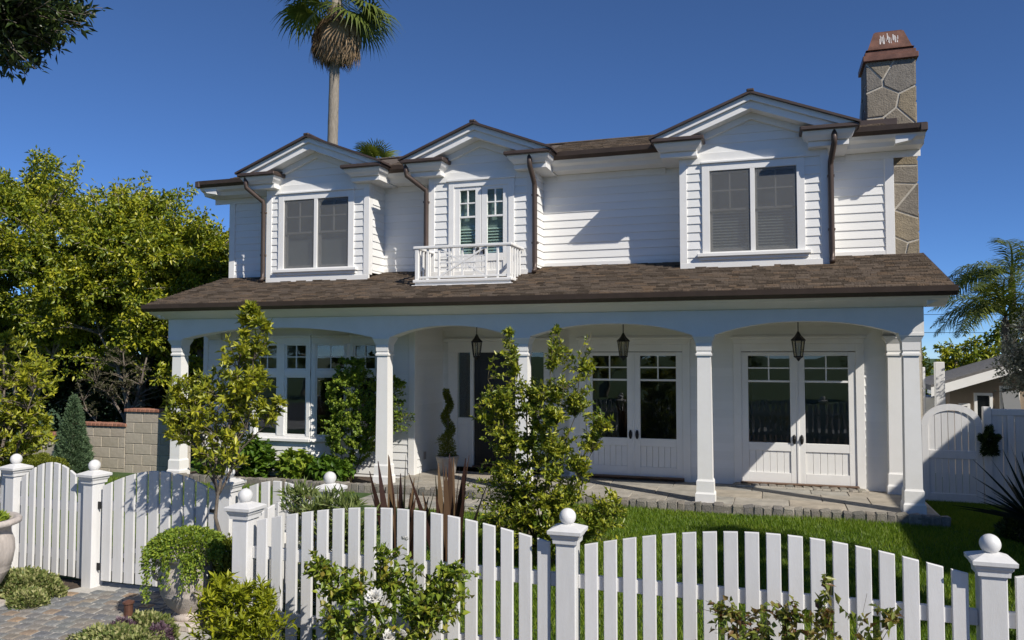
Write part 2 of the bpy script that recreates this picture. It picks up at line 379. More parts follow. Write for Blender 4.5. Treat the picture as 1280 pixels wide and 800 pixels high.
def plant(name, label, cat, base, env, ntips, nleaf, L, W, leafm, barkm, stems, seed=1, stem_r=0.03, tip_r=0.004,
          along=0.5, spread=0.9, shell=0.5, upb=0.6, leaf_name='crown', stem_name='trunk', whorl=False, twig_every=1,
          group=None, fold=0.25, zcol=0.0, droop=0.1, keep=None, jitter=0.0, dirup=0.2, lvar=0.35):
    """stems: list of polylines [(x,y,z)...] from the base; every tip is joined to the nearest stem point below it"""
    rg = np.random.default_rng(seed)
    t = thing(name, label, cat, base, 0, group)
    B = np.array(base, float)
    mb = MB(); SP = []
    st0 = None
    for st in stems:
        st = np.array(st, float)
        if st0 is None: st0 = st
        # refine polyline smoothly
        pts = [st[0]]
        for a, b in zip(st[:-1], st[1:]):
            for s_ in (0.34, 0.67, 1.0): pts.append(a + (b - a) * s_ + rg.normal(size=3) * np.linalg.norm(b - a) * 0.03 * (s_ < 1))
        pts = np.array(pts); n = len(pts)
        rr = stem_r * (1 - 0.75 * np.linspace(0, 1, n)) * (1.0 if (len(stems) < 3 or st is st0) else rg.uniform(0.45, 0.62))
        mb.tube(pts - B, list(rr), 8 if stem_r > 0.05 else 6); 
        SP += [(p, r_) for p, r_ in zip(pts[1:], rr[1:])]
    SPp = np.array([p for p, _ in SP]); SPr = np.array([r_ for _, r_ in SP])
    tips, dn = sample_env(rg, env, ntips, shell)
    if keep is not None: 
        k = keep(tips); tips = tips[k]
    LP = []; LD = []; LR = []
    for ti, tp in enumerate(tips):
        dd = np.linalg.norm(SPp - tp, axis=1) + 2.0 * np.maximum(0, SPp[:, 2] - tp[2] + 0.1)
        j = int(np.argmin(dd)); p0 = SPp[j]; ln = np.linalg.norm(tp - p0)
        pm = (p0 + tp) / 2 + np.array([0, 0, 0.18 * ln]) + rg.normal(size=3) * 0.08 * ln
        c = bez(p0, pm, tp, 6)
        if ti % twig_every == 0:
            mb.tube(c - B, list(np.linspace(max(tip_r, min(SPr[j] * 0.6, tip_r * (1.5 + 3 * ln))), tip_r * 0.5, 6)), 4)
        dirn = unit((c[-1] - c[-2])[None])[0]
        m = max(1, int(nleaf * rg.uniform(0.6, 1.4)))
        if whorl:
            s = 1 - along * rg.random(m) ** 1.6
        else:
            s = 1 - along * rg.random(m)
        seg = np.clip(s * 5, 0, 4.999); i0 = seg.astype(int); fr = (seg - i0)[:, None]
        pp = c[i0] * (1 - fr) + c[i0 + 1] * fr
        rd = unit(rg.normal(size=(m, 3)))
        d = dirn * (1 - spread) + rd * spread + np.array([0, 0, dirup])
        if jitter: pp = pp + rd * jitter * rg.random((m, 1))
        LP.append(pp); LD.append(d); LR.append(np.clip(rg.random(m) * 0.75 + rg.normal(0.12, 0.12), 0, 1))
    LP = np.concatenate(LP); LD = np.concatenate(LD); LR = np.concatenate(LR)
    obj(stem_name, mb, barkm, t, smooth=True)
    me = leaves_mesh(leaf_name, rg, LP - B, LD, L, W, upb, fold, lvar, LR, droop)
    o = place(leaf_name, me, leafm, t)
    return t

# ================================================================== THE SETTING
def hz(x, y):
    z = 0.0
    if y > 6.4: z = 0.09 * min(1.0, (y - 6.4) / 5.0)
    if y > 16.5: z -= 1.4 * min(1.0, (y - 16.5) / 3.0)
    return z
def sheet(xs, ys, dz):
    mb = MB(); nx, ny = len(xs), len(ys)
    v = [(x, y, hz(x, y) + dz) for y in ys for x in xs]
    f = [(j * nx + i, j * nx + i + 1, (j + 1) * nx + i + 1, (j + 1) * nx + i) for j in range(ny - 1) for i in range(nx - 1)]
    return mb.add(v, f)
xs = [-900, -300, -100, -40] + [-25 + 2.5 * i for i in range(21)] + [40, 100, 300, 900]
ys = [-900, -300, -100, -30, -10, 0, 3, 5, 6.4, 7.4, 8.4, 9.4, 10.4, 11.4, 13, 15, 16.5, 17.25, 18, 18.75, 19.5, 22, 26, 32, 40, 60, 100, 300, 900]
struct('ground', sheet(xs, ys, -0.012), LAWN)
struct('planting_strip', MB().box(-4.4, 2.92, -0.05, 8.0, 5.33, -0.003), SOIL)
struct('planting_strip', MB().box(-12.0, 5.1, -0.05, -6.3, 6.34, -0.005), SOIL)
lawn1 = struct('lawn', sheet(np.linspace(-3.8, 5.0, 12), np.linspace(5.35, 11.36, 9), 0.0), LAWN)
lawn2 = struct('lawn', sheet(np.linspace(-13.5, -3.8, 12), np.linspace(6.35, 11.28, 9), 0.0), LAWN)
struct('lawn', sheet(np.linspace(2.06, 5.0, 5), np.linspace(11.36, 13.0, 4), 0.0), LAWN)
# street side: pavement, kerb and road (behind and below the camera)
struct('pavement', MB().box(-40, 0.9, -0.06, 40, 2.9, 0.0, 0.01), CONCRETE)
struct('kerb', MB().box(-40, 0.7, -0.15, 40, 0.895, -0.004, 0.02), CONCRETE)
struct('road', MB().box(-60, -8.0, -0.2, 60, 0.695, -0.006), ASPHALT)

# grass blades
rg = np.random.default_rng(11)
def grass(name, label, n, x0, x1, y0, y1, skip):
    P = np.stack([rg.uniform(x0, x1, n), rg.uniform(y0, y1, n), np.zeros(n)], 1)
    P = P[~skip(P[:, 0], P[:, 1])]
    P[:, 2] = 0.09 * np.clip((P[:, 1] - 6.4) / 5, 0, 1)
    m = len(P); a = rg.random(m) * 6.283
    hgt = (0.045 + 0.03 * rg.random(m)) * (0.85 + 0.3 * np.sin(P[:, 0] * 2.1) * np.sin(P[:, 1] * 1.7 + 1))
    w = 0.0035 + 0.003 * rg.random(m)
    S = np.stack([np.cos(a), np.sin(a), 0 * a], 1) * w[:, None]
    b = rg.random(m) * 6.283
    T = np.stack([np.cos(b) * hgt * 0.5, np.sin(b) * hgt * 0.5, hgt], 1)
    V = np.stack([P - S, P + S, P + T], 1).reshape(-1, 3)
    F = np.arange(3 * m).reshape(-1, 3)
    patch = 0.5 + 0.5 * np.sin(P[:, 0] * 3.3 + np.sin(P[:, 1] * 2.2)) * np.sin(P[:, 1] * 2.9)
    o = place(name, mesh_np(name, V, F, np.repeat(np.clip(rg.random(m) * 0.75 + 0.25 * patch, 0, 1), 3)), LF['grass'])
    return tag(o, label, 'grass', kind='stuff')
grass('grass', 'short green lawn grass between picket fence and porch', 190000, -3.7, 4.6, 5.4, 11.38, lambda x, y: (x < -3.0) & (y > 10.4))
grass('grass', 'short green lawn grass before the concrete block wall', 60000, -13.3, -3.7, 6.5, 11.27, lambda x, y: ((x > -6.25) & (x < -4.9)) | ((x > -5.9) & (y > 10.4)))

grass('grass', 'strip of lawn grass between the porch end and the side gate', 16000, 2.08, 2.95, 11.3, 13.0, lambda x, y: x < 0)

# cobbled entrance path: each sett a stone with its own edges
rr = random.Random(5)
def sett_mesh(r, w, d, h):
    """a sett: a worn, slightly irregular block with chamfered top"""
    pts = []
    for sx, sy in ((-1, -1), (1, -1), (1, 1), (-1, 1)):
        pts.append((sx * w / 2 * r.uniform(0.86, 1.02), sy * d / 2 * r.uniform(0.86, 1.02)))
    c = 0.84; up = [r.uniform(-0.003, 0.003) for _ in range(4)]
    v = [(x, y, -0.05) for x, y in pts] + [(x, y, h - 0.008) for x, y in pts] + [(x * c, y * c, h + u) for (x, y), u in zip(pts, up)]
    f = [(0, 1, 5, 4), (1, 2, 6, 5), (2, 3, 7, 6), (3, 0, 4, 7), (4, 5, 9, 8), (5, 6, 10, 9), (6, 7, 11, 10), (7, 4, 8, 11), (8, 9, 10, 11)]
    return MB().add(v, f).mesh('cobble')
path = struct('path', MB().prism([(-9.4, 2.92, -0.05), (-4.3, 2.92, -0.05), (-4.3, 6.36, -0.05), (-6.36, 6.36, -0.05), (-6.38, 6.2, -0.05), (-6.78, 5.15, -0.05), (-9.4, 5.15, -0.05)], (0, 0, 0.053)), SAND)
cob = [sett_mesh(rr, 0.116, 0.108, 0.014) for _ in range(16)]
ca, sa = math.cos(R(3)), math.sin(R(3))
cand = []
for j in range(-60, 60):
    for i in range(-60, 60):
        lx = (i + (0.5 if j % 2 else 0) + rr.uniform(-0.06, 0.06)) * 0.126; ly = (j + rr.uniform(-0.05, 0.05)) * 0.118
        x = -6.0 + lx * ca - ly * sa; y = 5.0 + lx * sa + ly * ca
        if not (-9.3 < x < -4.42 and 3.0 < y < 6.3): continue
        if x < -6.35 + (6.2 - y) * -0.35 - 0.02 and y > 5.2: continue      # planting strip by the left fence
        if x < -7.2 - (5.2 - y) * 1.2: continue
        if x > -4.75 + (y - 5.6) * 0.1 and y < 5.7: continue
        # what the photograph shows: left of the view's edge nothing is seen
        vis = x > -1.19 * y - 0.05
        cand.append((not vis, -y if vis else 0, x, y))
cand.sort()
rest = MB()
for k, (nv, _, x, y) in enumerate(cand):
    me = rr.choice(cob); a = R(3) + rr.uniform(-0.09, 0.09)
    if k < 300 and not nv:
        place('cobble', me, COBBLE, path, (x, y, 0), a)
    else:
        ca2, sa2 = math.cos(a), math.sin(a)
        rest.add([(x + p.co.x * ca2 - p.co.y * sa2, y + p.co.x * sa2 + p.co.y * ca2, p.co.z) for p in me.vertices], [tuple(p.vertices) for p in me.polygons])
o = obj('cobbles', rest, COBBLE, path); o['kind'] = 'stuff'

# porch floor: slate slabs, granite setts along its edge
PF = 0.20
porch = struct('porch_floor', MB().box(-5.98, 11.44, 0.0, 2.02, 13.24, PF - 0.012), MORTAR)
for j, (y0, y1) in enumerate(((11.5, 12.05), (12.05, 12.65), (12.65, 13.23))):
    x = -5.95 - 0.3 * j % 0.7
    x = -5.96
    while x < 1.98:
        w = min(rr.uniform(0.45, 1.0), 1.99 - x)
        if 1.99 - x - w < 0.25: w = 1.99 - x
        boxpart('slab', porch, SLAB, x + 0.006, y0 + 0.006, PF - 0.04, x + w - 0.006, y1 - 0.006, PF + rr.uniform(0, 0.003), 0.004); x += w
landing = struct('entrance_landing', MB().box(-5.9, 10.45, 0.0, -3.0, 11.2, 0.10), MORTAR)
x = -5.88
for j, (y0, y1) in enumerate(((10.47, 10.82), (10.82, 11.19))):
    x = -5.88
    while x < -3.05:
        w = min(rr.uniform(0.4, 0.7), -3.02 - x)
        boxpart('slab', landing, SLAB, x + 0.006, y0 + 0.006, 0.05, x + w - 0.006, y1 - 0.006, 0.115 + rr.uniform(0, 0.004), 0.004); x += w
edge = struct('porch_edging', MB().box(-10.2, 11.296, 0.0, 2.05, 11.42, 0.192), SOILM)
emesh = []
for k in range(8):
    r_ = rr.uniform
    emesh.append(MB().box(-0.062, -0.075, -0.085, 0.062, 0.075, 0.085, 0.014).mesh('sett'))
    for vv in emesh[-1].vertices: vv.co += Vector((r_(-.011, .011), r_(-.010, .010), r_(-.012, .012)))
x = -10.12
while x < 2.0:
    s_ = rr.uniform(0.7, 1.2)
    e = place('sett', rr.choice(emesh), EDGING, edge, (x + 0.065 * s_, 11.36 + rr.uniform(-.008, .008), 0.13 + rr.uniform(-.008, .008)), rr.uniform(-.06, .06))
    e.scale = (s_, 1, 1); x += 0.128 * s_
# planting bed under the bay window
struct('planting_bed', MB().box(-10.1, 11.43, 0.0, -6.0, 12.6, 0.13), SOIL)
# curved stone edge of the bed on the right
bed = struct('bed_edging', MB().box(2.45, 8.6, -0.05, 2.5, 8.65, 0.01), MORTAR)
for k in range(22):
    a = k / 21; x = 2.62 + 0.55 * (1 - math.sin(a * 1.9)) ; y = 8.2 + 3.6 * a
    e = place('sett', emesh[k % 8], EDGING, bed, (x + 0.25 * a, y, hz(x, y) + 0.02), R(90) + rr.uniform(-.1, .1) - 0.1); e.scale = (1.2, 1, 0.8)

# ================================================================== THE HOUSE
house = thing('house', 'white two storey house with brown shingle roofs, three dormers and columned porch', 'house', (0, 0, 0))
EXPO = 0.133
wall_mb = MB()
wall_o = bpy.data.objects.new('wall', bpy.data.meshes.new('wall')); col.objects.link(wall_o); wall_o.parent = house
_sid = {}
def siding_mesh(L, h):
    k = (round(L, 3), round(h, 3))
    if k not in _sid:
        t0, t1 = 0.026, 0.010
        poly = [(0, 0, 0), (0, -t0, 0), (0, -t0, 0.004), (0, -t1, h), (0, 0, h)]
        _sid[k] = MB().prism(poly, (L, 0, 0)).mesh('siding_board')
    return _sid[k]
def siding(p0, p1, z0, z1, boards=True, core=True, off=0.0):
    p0 = Vector(p0); p1 = Vector(p1); d = p1 - p0; L = d.length; rz = math.atan2(d.y, d.x)
    n = Vector((d.y, -d.x)) / L          # outward
    if core:
        q0 = p0 - n * 0.002; q1 = p1 - n * 0.002; b0 = p0 - n * 0.10; b1 = p1 - n * 0.10
        wall_mb.prism([(q0.x, q0.y, z0), (q1.x, q1.y, z0), (b1.x, b1.y, z0), (b0.x, b0.y, z0)], (0, 0, z1 - z0))
    if not boards: return
    k0 = math.floor((z0 - 0.05) / EXPO); z = 0.05 + k0 * EXPO
    while z < z1 - 0.02:
        a = max(z, z0); b = min(z + EXPO + 0.012, z1)
        if b - a > 0.02:
            place('siding_board', siding_mesh(L, b - a), SIDING, wall_o, (p0.x, p0.y, a), rz)
        z += EXPO
class Loc:
    """local frame: x along the wall, -y outward"""
    def __init__(s, p0, rz): s.p = p0; s.rz = rz

# ---- windows -----------------------------------------------------------------
def muntins(parent, x0, x1, z0, z1, nx, nz, y=-0.012, w=0.018, mat=WHITE):
    for i in range(1, nx):
        x = x0 + (x1 - x0) * i / nx; boxpart('muntin', parent, mat, x - w / 2, y - 0.012, z0, x + w / 2, y + 0.012, z1, 0.002)
    for j in range(1, nz):
        z = z0 + (z1 - z0) * j / nz; boxpart('muntin', parent, mat, x0, y - 0.011, z - w / 2, x1, y + 0.011, z + w / 2, 0.002)
def frame_mb(x0, x1, z0, z1, w, y0, y1, wb=None):
    wb = wb or w; mb = MB()
    mb.box(x0, y0, z0, x0 + w, y1, z1, 0.003); mb.box(x1 - w, y0, z0, x1, y1, z1, 0.003)
    mb.box(x0 + w, y0 + 0.001, z1 - w, x1 - w, y1 - 0.001, z1, 0.003); mb.box(x0 + w, y0 + 0.001, z0, x1 - w, y1 - 0.001, z0 + wb, 0.003)
    return mb
def pane(parent, x0, x1, z0, z1, y=0.0, mat=GLASS):
    return obj('pane', MB().box(x0, y - 0.003, z0, x1, y + 0.003, z1), mat, parent)

def dormer_window(x0, x1, z0, z1, Y, blind):
    w = obj('window', frame_mb(x0 - 0.115, x1 + 0.115, z0 - 0.02, z1 + 0.115, 0.115, -0.045, 0.05, 0.02), WHITE, house, (0, Y, 0))
    obj('sill', MB().box(x0 - 0.19, -0.10, z0 - 0.075, x1 + 0.19, -0.001, z0 - 0.021, 0.006).box(x0 - 0.16, -0.06, z0 - 0.125, x1 + 0.16, -0.002, z0 - 0.076, 0.006), WHITE, w)
    obj('head_moulding', MB().box(x0 - 0.13, -0.075, z1 + 0.116, x1 + 0.13, -0.001, z1 + 0.15, 0.006), WHITE, w)
    xm = (x0 + x1) / 2; boxpart('mullion', w, WHITE, xm - 0.035, -0.044, z0, xm + 0.035, 0.05, z1, 0.004)
    zm = z0 + (z1 - z0) * 0.52
    for a, b in ((x0, xm - 0.035), (xm + 0.035, x1)):
        u = obj('upper_sash', frame_mb(a, b, zm - 0.02, z1, 0.035, 0.0, 0.03), SASH, w)
        l = obj('lower_sash', frame_mb(a, b, z0, zm + 0.02, 0.04, 0.032, 0.06, 0.06), SASH, w)
        pane(w, a + 0.033, b - 0.033, zm, z1 - 0.033, 0.015); pane(w, a + 0.036, b - 0.036, z0 + 0.05, zm, 0.046)
        muntins(w, a + 0.035, b - 0.035, zm + 0.015, z1 - 0.035, 2, 2, 0.004, 0.022, SASH)
        obj('insect_screen', MB().box(a + 0.012, -0.0285, z0 + 0.004, b - 0.012, -0.0275, z1 - 0.004), SCREEN, w)
        sl = MB()
        if blind == 'slats':
            z = z0 + 0.02
            while z < z0 + 0.62: sl.prism([(a, 0.07, z), (a, 0.10, z + 0.026), (a, 0.102, z + 0.029), (a, 0.072, z + 0.003)], (b - a, 0, 0)); z += 0.045
            obj('blind', sl, BLIND, w)
            obj('roller_shade', MB().box(a, 0.12, z0, b, 0.123, z1), SHADE, w)
        else:
            obj('roller_shade', MB().box(a, 0.085, z0, b - 0.1, 0.088, zm - 0.12), SASH, w)
            obj('roller_shade', MB().box(a, 0.12, z0, b, 0.123, z1), SHADE, w)
    return w

def handles(parent, x, z, y):
    h = MB().ball((x, y + 0.02, z), 0.028, 14, 12, 2.7).ball((x, y - 0.005, z + 0.01), 0.02, 12, 8)
    obj('handle', h, IRON, parent)

def french_leaf(x0, x1, z0, z1, Y, hx, zb, zt, nlow=True, mat=WHITE, gm=GLASS, panel=True, y0=-0.03):
    """a door leaf: stiles and rails, four small lights over one tall light, boarded panel below"""
    s = 0.105
    d = MB()
    d.box(x0, y0, z0, x0 + s, 0.02, z1, 0.004); d.box(x1 - s, y0, z0, x1, 0.02, z1, 0.004)
    d.box(x0 + s, y0 + 0.001, z1 - 0.06, x1 - s, 0.019, z1, 0.004); d.box(x0 + s, y0 + 0.001, zb - 0.13, x1 - s, 0.019, zb, 0.004)
    d.box(x0 + s, y0 + 0.001, z0, x1 - s, 0.019, z0 + 0.17, 0.004)
    o = obj('french_door', d, mat, house, (0, Y, 0))
    pane(o, x0 + s - 0.005, x1 - s + 0.005, zb - 0.004, z1 - 0.055, -0.004, gm)
    boxpart('muntin', o, mat, x0 + s, y0 + 0.004, zt - 0.016, x1 - s, 0.012, zt + 0.016, 0.003)
    muntins(o, x0 + s, x1 - s, zt + 0.016, z1 - 0.06, 2, 2, -0.012, 0.022, mat)
    if panel:
        k = 6; a, b = x0 + s, x1 - s
        for i in range(k):
            boxpart('panel_board', o, mat, a + (b - a) * i / k + 0.002, -0.012, z0 + 0.17, a + (b - a) * (i + 1) / k - 0.002, 0.01, zb - 0.13, 0.004)
    if hx is not None: handles(o, hx, zb + 0.06, y0 - 0.032)
    return o

# ---- ground floor: forward block on the left with the bay window ----------------
YL, YM, YE = 12.55, 13.25, 13.80        # forward wall, main wall, entry wall
XL, XR = -10.2, 1.76
ZC = 2.82                                # porch ceiling
bayp = [(-9.42, YL), (-8.85, 12.15), (-7.66, 12.15), (-7.12, YL)]
siding((XL, YL), (-9.42, YL), 0.05, ZC)
siding((-6.52, YL), (-5.97, YL), 0.05, ZC)
siding((-7.12, YL), (-6.52, YL), 0.05, 0.74); siding((-7.12, YL), (-6.52, YL), 2.58, ZC)
for a, b in zip(bayp[:-1], bayp[1:]):
    siding(a, b, 0.05, 0.74); siding(a, b, 2.58, ZC, boards=False)
siding((-5.88, YL + 0.09), (-5.88, YE), 0.05, ZC)      # side of the entry recess, facing right
boxpart('corner_board', house, WHITE, -5.97, YL - 0.035, 0.05, -5.85, YL + 0.09, ZC)
boxpart('corner_board', house, WHITE, XL - 0.03, YL - 0.035, 0.05, XL + 0.07, YL + 0.09, ZC)

def bay_light(p, q, n):
    """a bay facet: n casements, each with a four-light transom over one tall light"""
    p = Vector(p); q = Vector(q); d = q - p; L = d.length; rz = math.atan2(d.y, d.x)
    mb = MB()
    mb.box(0, -0.03, 0.74, L, 0.06, 0.84, 0.004); mb.box(0, -0.03, 2.45, L, 0.06, 2.58, 0.004); mb.box(0.0, -0.028, 1.885, L, 0.055, 1.99, 0.004)
    w0 = L / n
    for i in range(n + 1):
        h = 0.075 if 0 < i < n else 0.075
        xa = max(0, i * w0 - h); xb = min(L, i * w0 + h); mb.box(xa, -0.034, 0.841, xb, 0.062, 2.449, 0.004)
    o = obj('bay_window', mb, WHITE, house, (p.x, p.y, 0), rz)
    obj('sill', MB().box(-0.02, -0.085, 0.745, L + 0.02, -0.031, 0.80, 0.006), WHITE, o)
    obj('head_moulding', MB().box(-0.01, -0.06, 2.56, L + 0.01, -0.031, 2.60, 0.006), WHITE, o)
    for i in range(n):
        a = i * w0 + 0.075; b = (i + 1) * w0 - 0.075
        obj('sash', frame_mb(a, b, 0.84, 1.886, 0.03, -0.012, 0.03), WHITE, o)
        obj('sash', frame_mb(a, b, 1.989, 2.45, 0.03, -0.012, 0.03), WHITE, o)
        pane(o, a + 0.025, b - 0.025, 0.865, 1.86, 0.012); pane(o, a + 0.025, b - 0.025, 2.01, 2.425, 0.012)
        muntins(o, a + 0.03, b - 0.03, 2.019, 2.42, 2, 2, 0.002, 0.018)
    return o
bay_light(bayp[0], bayp[1], 1); bay_light(bayp[1], bayp[2], 2); bay_light(bayp[2], bayp[3], 1); bay_light((-7.12, YL), (-6.52, YL), 1)

# ---- entry: black door between sidelights --------------------------------------
siding((-5.88, YE), (-3.3, YE), 2.5, ZC)
siding((-3.3, YE), (-3.3, YM), 0.05, ZC, boards=False)
siding((-3.72, YE), (-3.3, YE), 0.05, 2.5)
siding((-5.88, YE), (-5.75, YE), 0.05, 2.5)
es = MB()
for a, b in ((-5.75, -5.56), (-5.31, -5.24), (-4.38, -4.17), (-3.9, -3.72)): es.box(a, -0.05, 0.2, b, 0.08, 2.3, 0.004)
es.box(-5.75, -0.052, 2.3, -3.72, 0.08, 2.5, 0.004).box(-5.80, -0.09, 2.5, -3.67, -0.0, 2.56, 0.006)
for a, b in ((-5.56, -5.31), (-4.17, -3.9)): es.box(a, -0.03, 0.2, b, 0.06, 1.10, 0.004).box(a + 0.05, -0.042, 0.36, b - 0.05, -0.031, 0.98, 0.004)
en = obj('door_surround', es, WHITE, house, (0, YE, 0))
pane(en, -5.56, -5.31, 1.10, 2.3, 0.02, GLASSG); pane(en, -4.17, -3.9, 1.10, 2.3, 0.02, GLASSG)
fd = obj('front_door', MB().box(-5.235, -0.01, 0.24, -4.385, 0.04, 2.295, 0.004), DARKDOOR, house, (0, YE, 0))
for z0, z1 in ((0.36, 1.0), (1.12, 2.16)):
    for a, b in ((-5.13, -4.85), (-4.77, -4.49)): boxpart('door_panel', fd, DARKDOOR, a, -0.022, z0, b, -0.011, z1, 0.006)
handles(fd, -5.17, 1.25, -0.04)
obj('threshold', MB().box(-5.24, -0.12, PF + 0.004, -4.38, 0.02, 0.24, 0.006), WOOD, house, (0, YE, 0))

# ---- french doors on the porch --------------------------------------------------
ZD0, ZD1 = 0.245, 2.30
siding((-3.3, YM), (-3.12, YM), 0.05, ZC); siding((-1.28, YM), (-0.60, YM), 0.05, ZC); siding((1.32, YM), (XR - 0.09, YM), 0.05, ZC)
siding((-3.12, YM), (-1.28, YM), 2.54, ZC); siding((-0.60, YM), (1.32, YM), 2.54, ZC)
siding((-3.12, YM), (-1.28, YM), 0.0, 0.2, boards=False); siding((-0.60, YM), (1.32, YM), 0.0, 0.2, boards=False)
for x0, x1 in ((-3.0, -1.40), (-0.48, 1.20)):
    cs = frame_mb(x0 - 0.12, x1 + 0.12, 0.2, 2.43, 0.12, -0.05, 0.06, 0.002)
    c_ = obj('door_casing', cs, WHITE, house, (0, YM, 0))
    obj('head_moulding', MB().box(x0 - 0.125, -0.055, 2.431, x1 + 0.125, 0.05, 2.51, 0.004).box(x0 - 0.165, -0.09, 2.511, x1 + 0.165, 0.04, 2.545, 0.006), WHITE, c_)
    xm = (x0 + x1) / 2
    french_leaf(x0, xm - 0.004, ZD0, ZD1, YM, xm - 0.055, 0.88, 1.84); french_leaf(xm + 0.004, x1, ZD0, ZD1, YM, xm + 0.055, 0.88, 1.84)
    boxpart('astragal', house, WHITE, xm - 0.016, YM - 0.042, ZD0, xm + 0.016, YM - 0.0295, ZD1, 0.003)
    obj('threshold', MB().box(x0 - 0.02, -0.16, PF + 0.045, x1 + 0.02, -0.055, 0.268, 0.006).box(x0 - 0.02, -0.054, 0.2, x1 + 0.02, 0.05, ZD0 - 0.003), WOOD, house, (0, YM, 0))
st = struct('door_step', MB().box(-0.62, YM - 0.25, PF + 0.004, 1.34, YM - 0.055, PF + 0.03), MORTAR)
x = -0.60
while x < 1.22:
    e = place('sett', rr.choice(emesh), EDGING, st, (x + 0.06, YM - 0.175, PF - 0.038), rr.uniform(-.05, .05)); e.scale.x = 0.95; x += 0.127
boxpart('corner_board', house, WHITE, XR - 0.09, YM - 0.035, 0.05, XR + 0.035, YM + 0.09, ZC)

# ---- upper floor ------------------------------------------------------------------
YU, YD = 13.25, 12.70                     # main wall, dormer fronts
def roofz(y): return 3.13 + 0.31 * (y - 11.15)
ZE = 5.36
DORM = [(-8.97, -6.84), (-5.66, -3.77), (-1.35, 0.82)]
segs = [(XL + 0.1, -8.97), (-6.84, -5.66), (-3.77, -1.35), (0.82, XR - 0.1)]
for a, b in segs: siding((a, YU), (b, YU), roofz(YU) + 0.06, ZE); boxpart('base_board', house, WHITE, a, YU - 0.036, roofz(YU) - 0.06, b, YU - 0.001, roofz(YU) + 0.06)
boxpart('corner_board', house, WHITE, XR - 0.1, YU - 0.04, 3.70, XR + 0.03, YU + 0.1, ZE)
boxpart('corner_board', house, WHITE, XL - 0.03, YU - 0.04, 3.70, XL + 0.1, YU + 0.1, ZE)
# end walls and back wall
siding((XR, YM + 0.1), (XR, 20), 0.0, ZE + 0.1, boards=False); siding((XL, YU), (XL, YL + 0.1), 0.0, 3.05, boards=False); siding((XL, 20), (XL, YU + 0.1), 0.0, ZE + 0.1, boards=False)
siding((XR, 20), (XL, 20), 0.0, ZE + 0.1, boards=False)

def cornice_return(xa, xb, side):
    """boxed eave return under a gable end, brown metal cap on top; side -1 left, +1 right"""
    mb = MB()
    mb.box(xa + 0.10, YD - 0.20, ZE - 0.02, xb - 0.10, YU - 0.01, ZE + 0.06, 0.004)
    # crown: flared
    def ring(e, z): return [(xa + e, YD - 0.36 + e, z), (xb - e, YD - 0.36 + e, z), (xb - e, YU - 0.02, z), (xa + e, YU - 0.02, z)]
    lv = [(0.105, ZE + 0.061), (0.085, ZE + 0.09), (0.05, ZE + 0.12), (0.025, ZE + 0.16), (0.02, ZE + 0.185)]
    v = []; f = []
    for e, z in lv: v += ring(e, z)
    for i in range(len(lv) - 1):
        for k in range(4): f.append((i * 4 + k, i * 4 + (k + 1) % 4, i * 4 + 4 + (k + 1) % 4, i * 4 + 4 + k))
    f.append((3, 2, 1, 0)); f.append(tuple(len(lv) * 4 - 4 + k for k in range(4)))
    mb.add(v, f)
    o = obj('cornice_return', mb, WHITE, house)
    cap = MB()
    cap.box(xa - 0.02, YD - 0.40, ZE + 0.187, xb + 0.02, YU + 0.1, ZE + 0.25, 0.012)
    cap.prism([(xa, YD - 0.37, ZE + 0.251), (xa, YD - 0.02, ZE + 0.251), (xa, YD - 0.02, ZE + 0.31)], (xb - xa, 0, 0))
    obj('metal_cap', cap, BRONZE, o)

def downspout(x, xe, zt=ZE + 0.16):
    y0 = YD - 0.30; yw = YD - 0.075
    pts = [(xe, y0, zt + 0.02), (xe, y0, zt - 0.10), (xe, y0 + 0.01, zt - 0.16), (x, yw - 0.02, zt - 0.40), (x, yw, zt - 0.46), (x, yw, 3.80), (x, yw, 3.67), (x, yw - 0.05, 3.63)]
    o = obj('downspout', MB().tube(pts, 0.042, 10), BRONZE, house, smooth=True)
    for z in (4.9, 4.1): obj('strap', MB().box(x - 0.05, yw - 0.02, z, x + 0.05, YD - 0.001, z + 0.03), BRONZE, o)

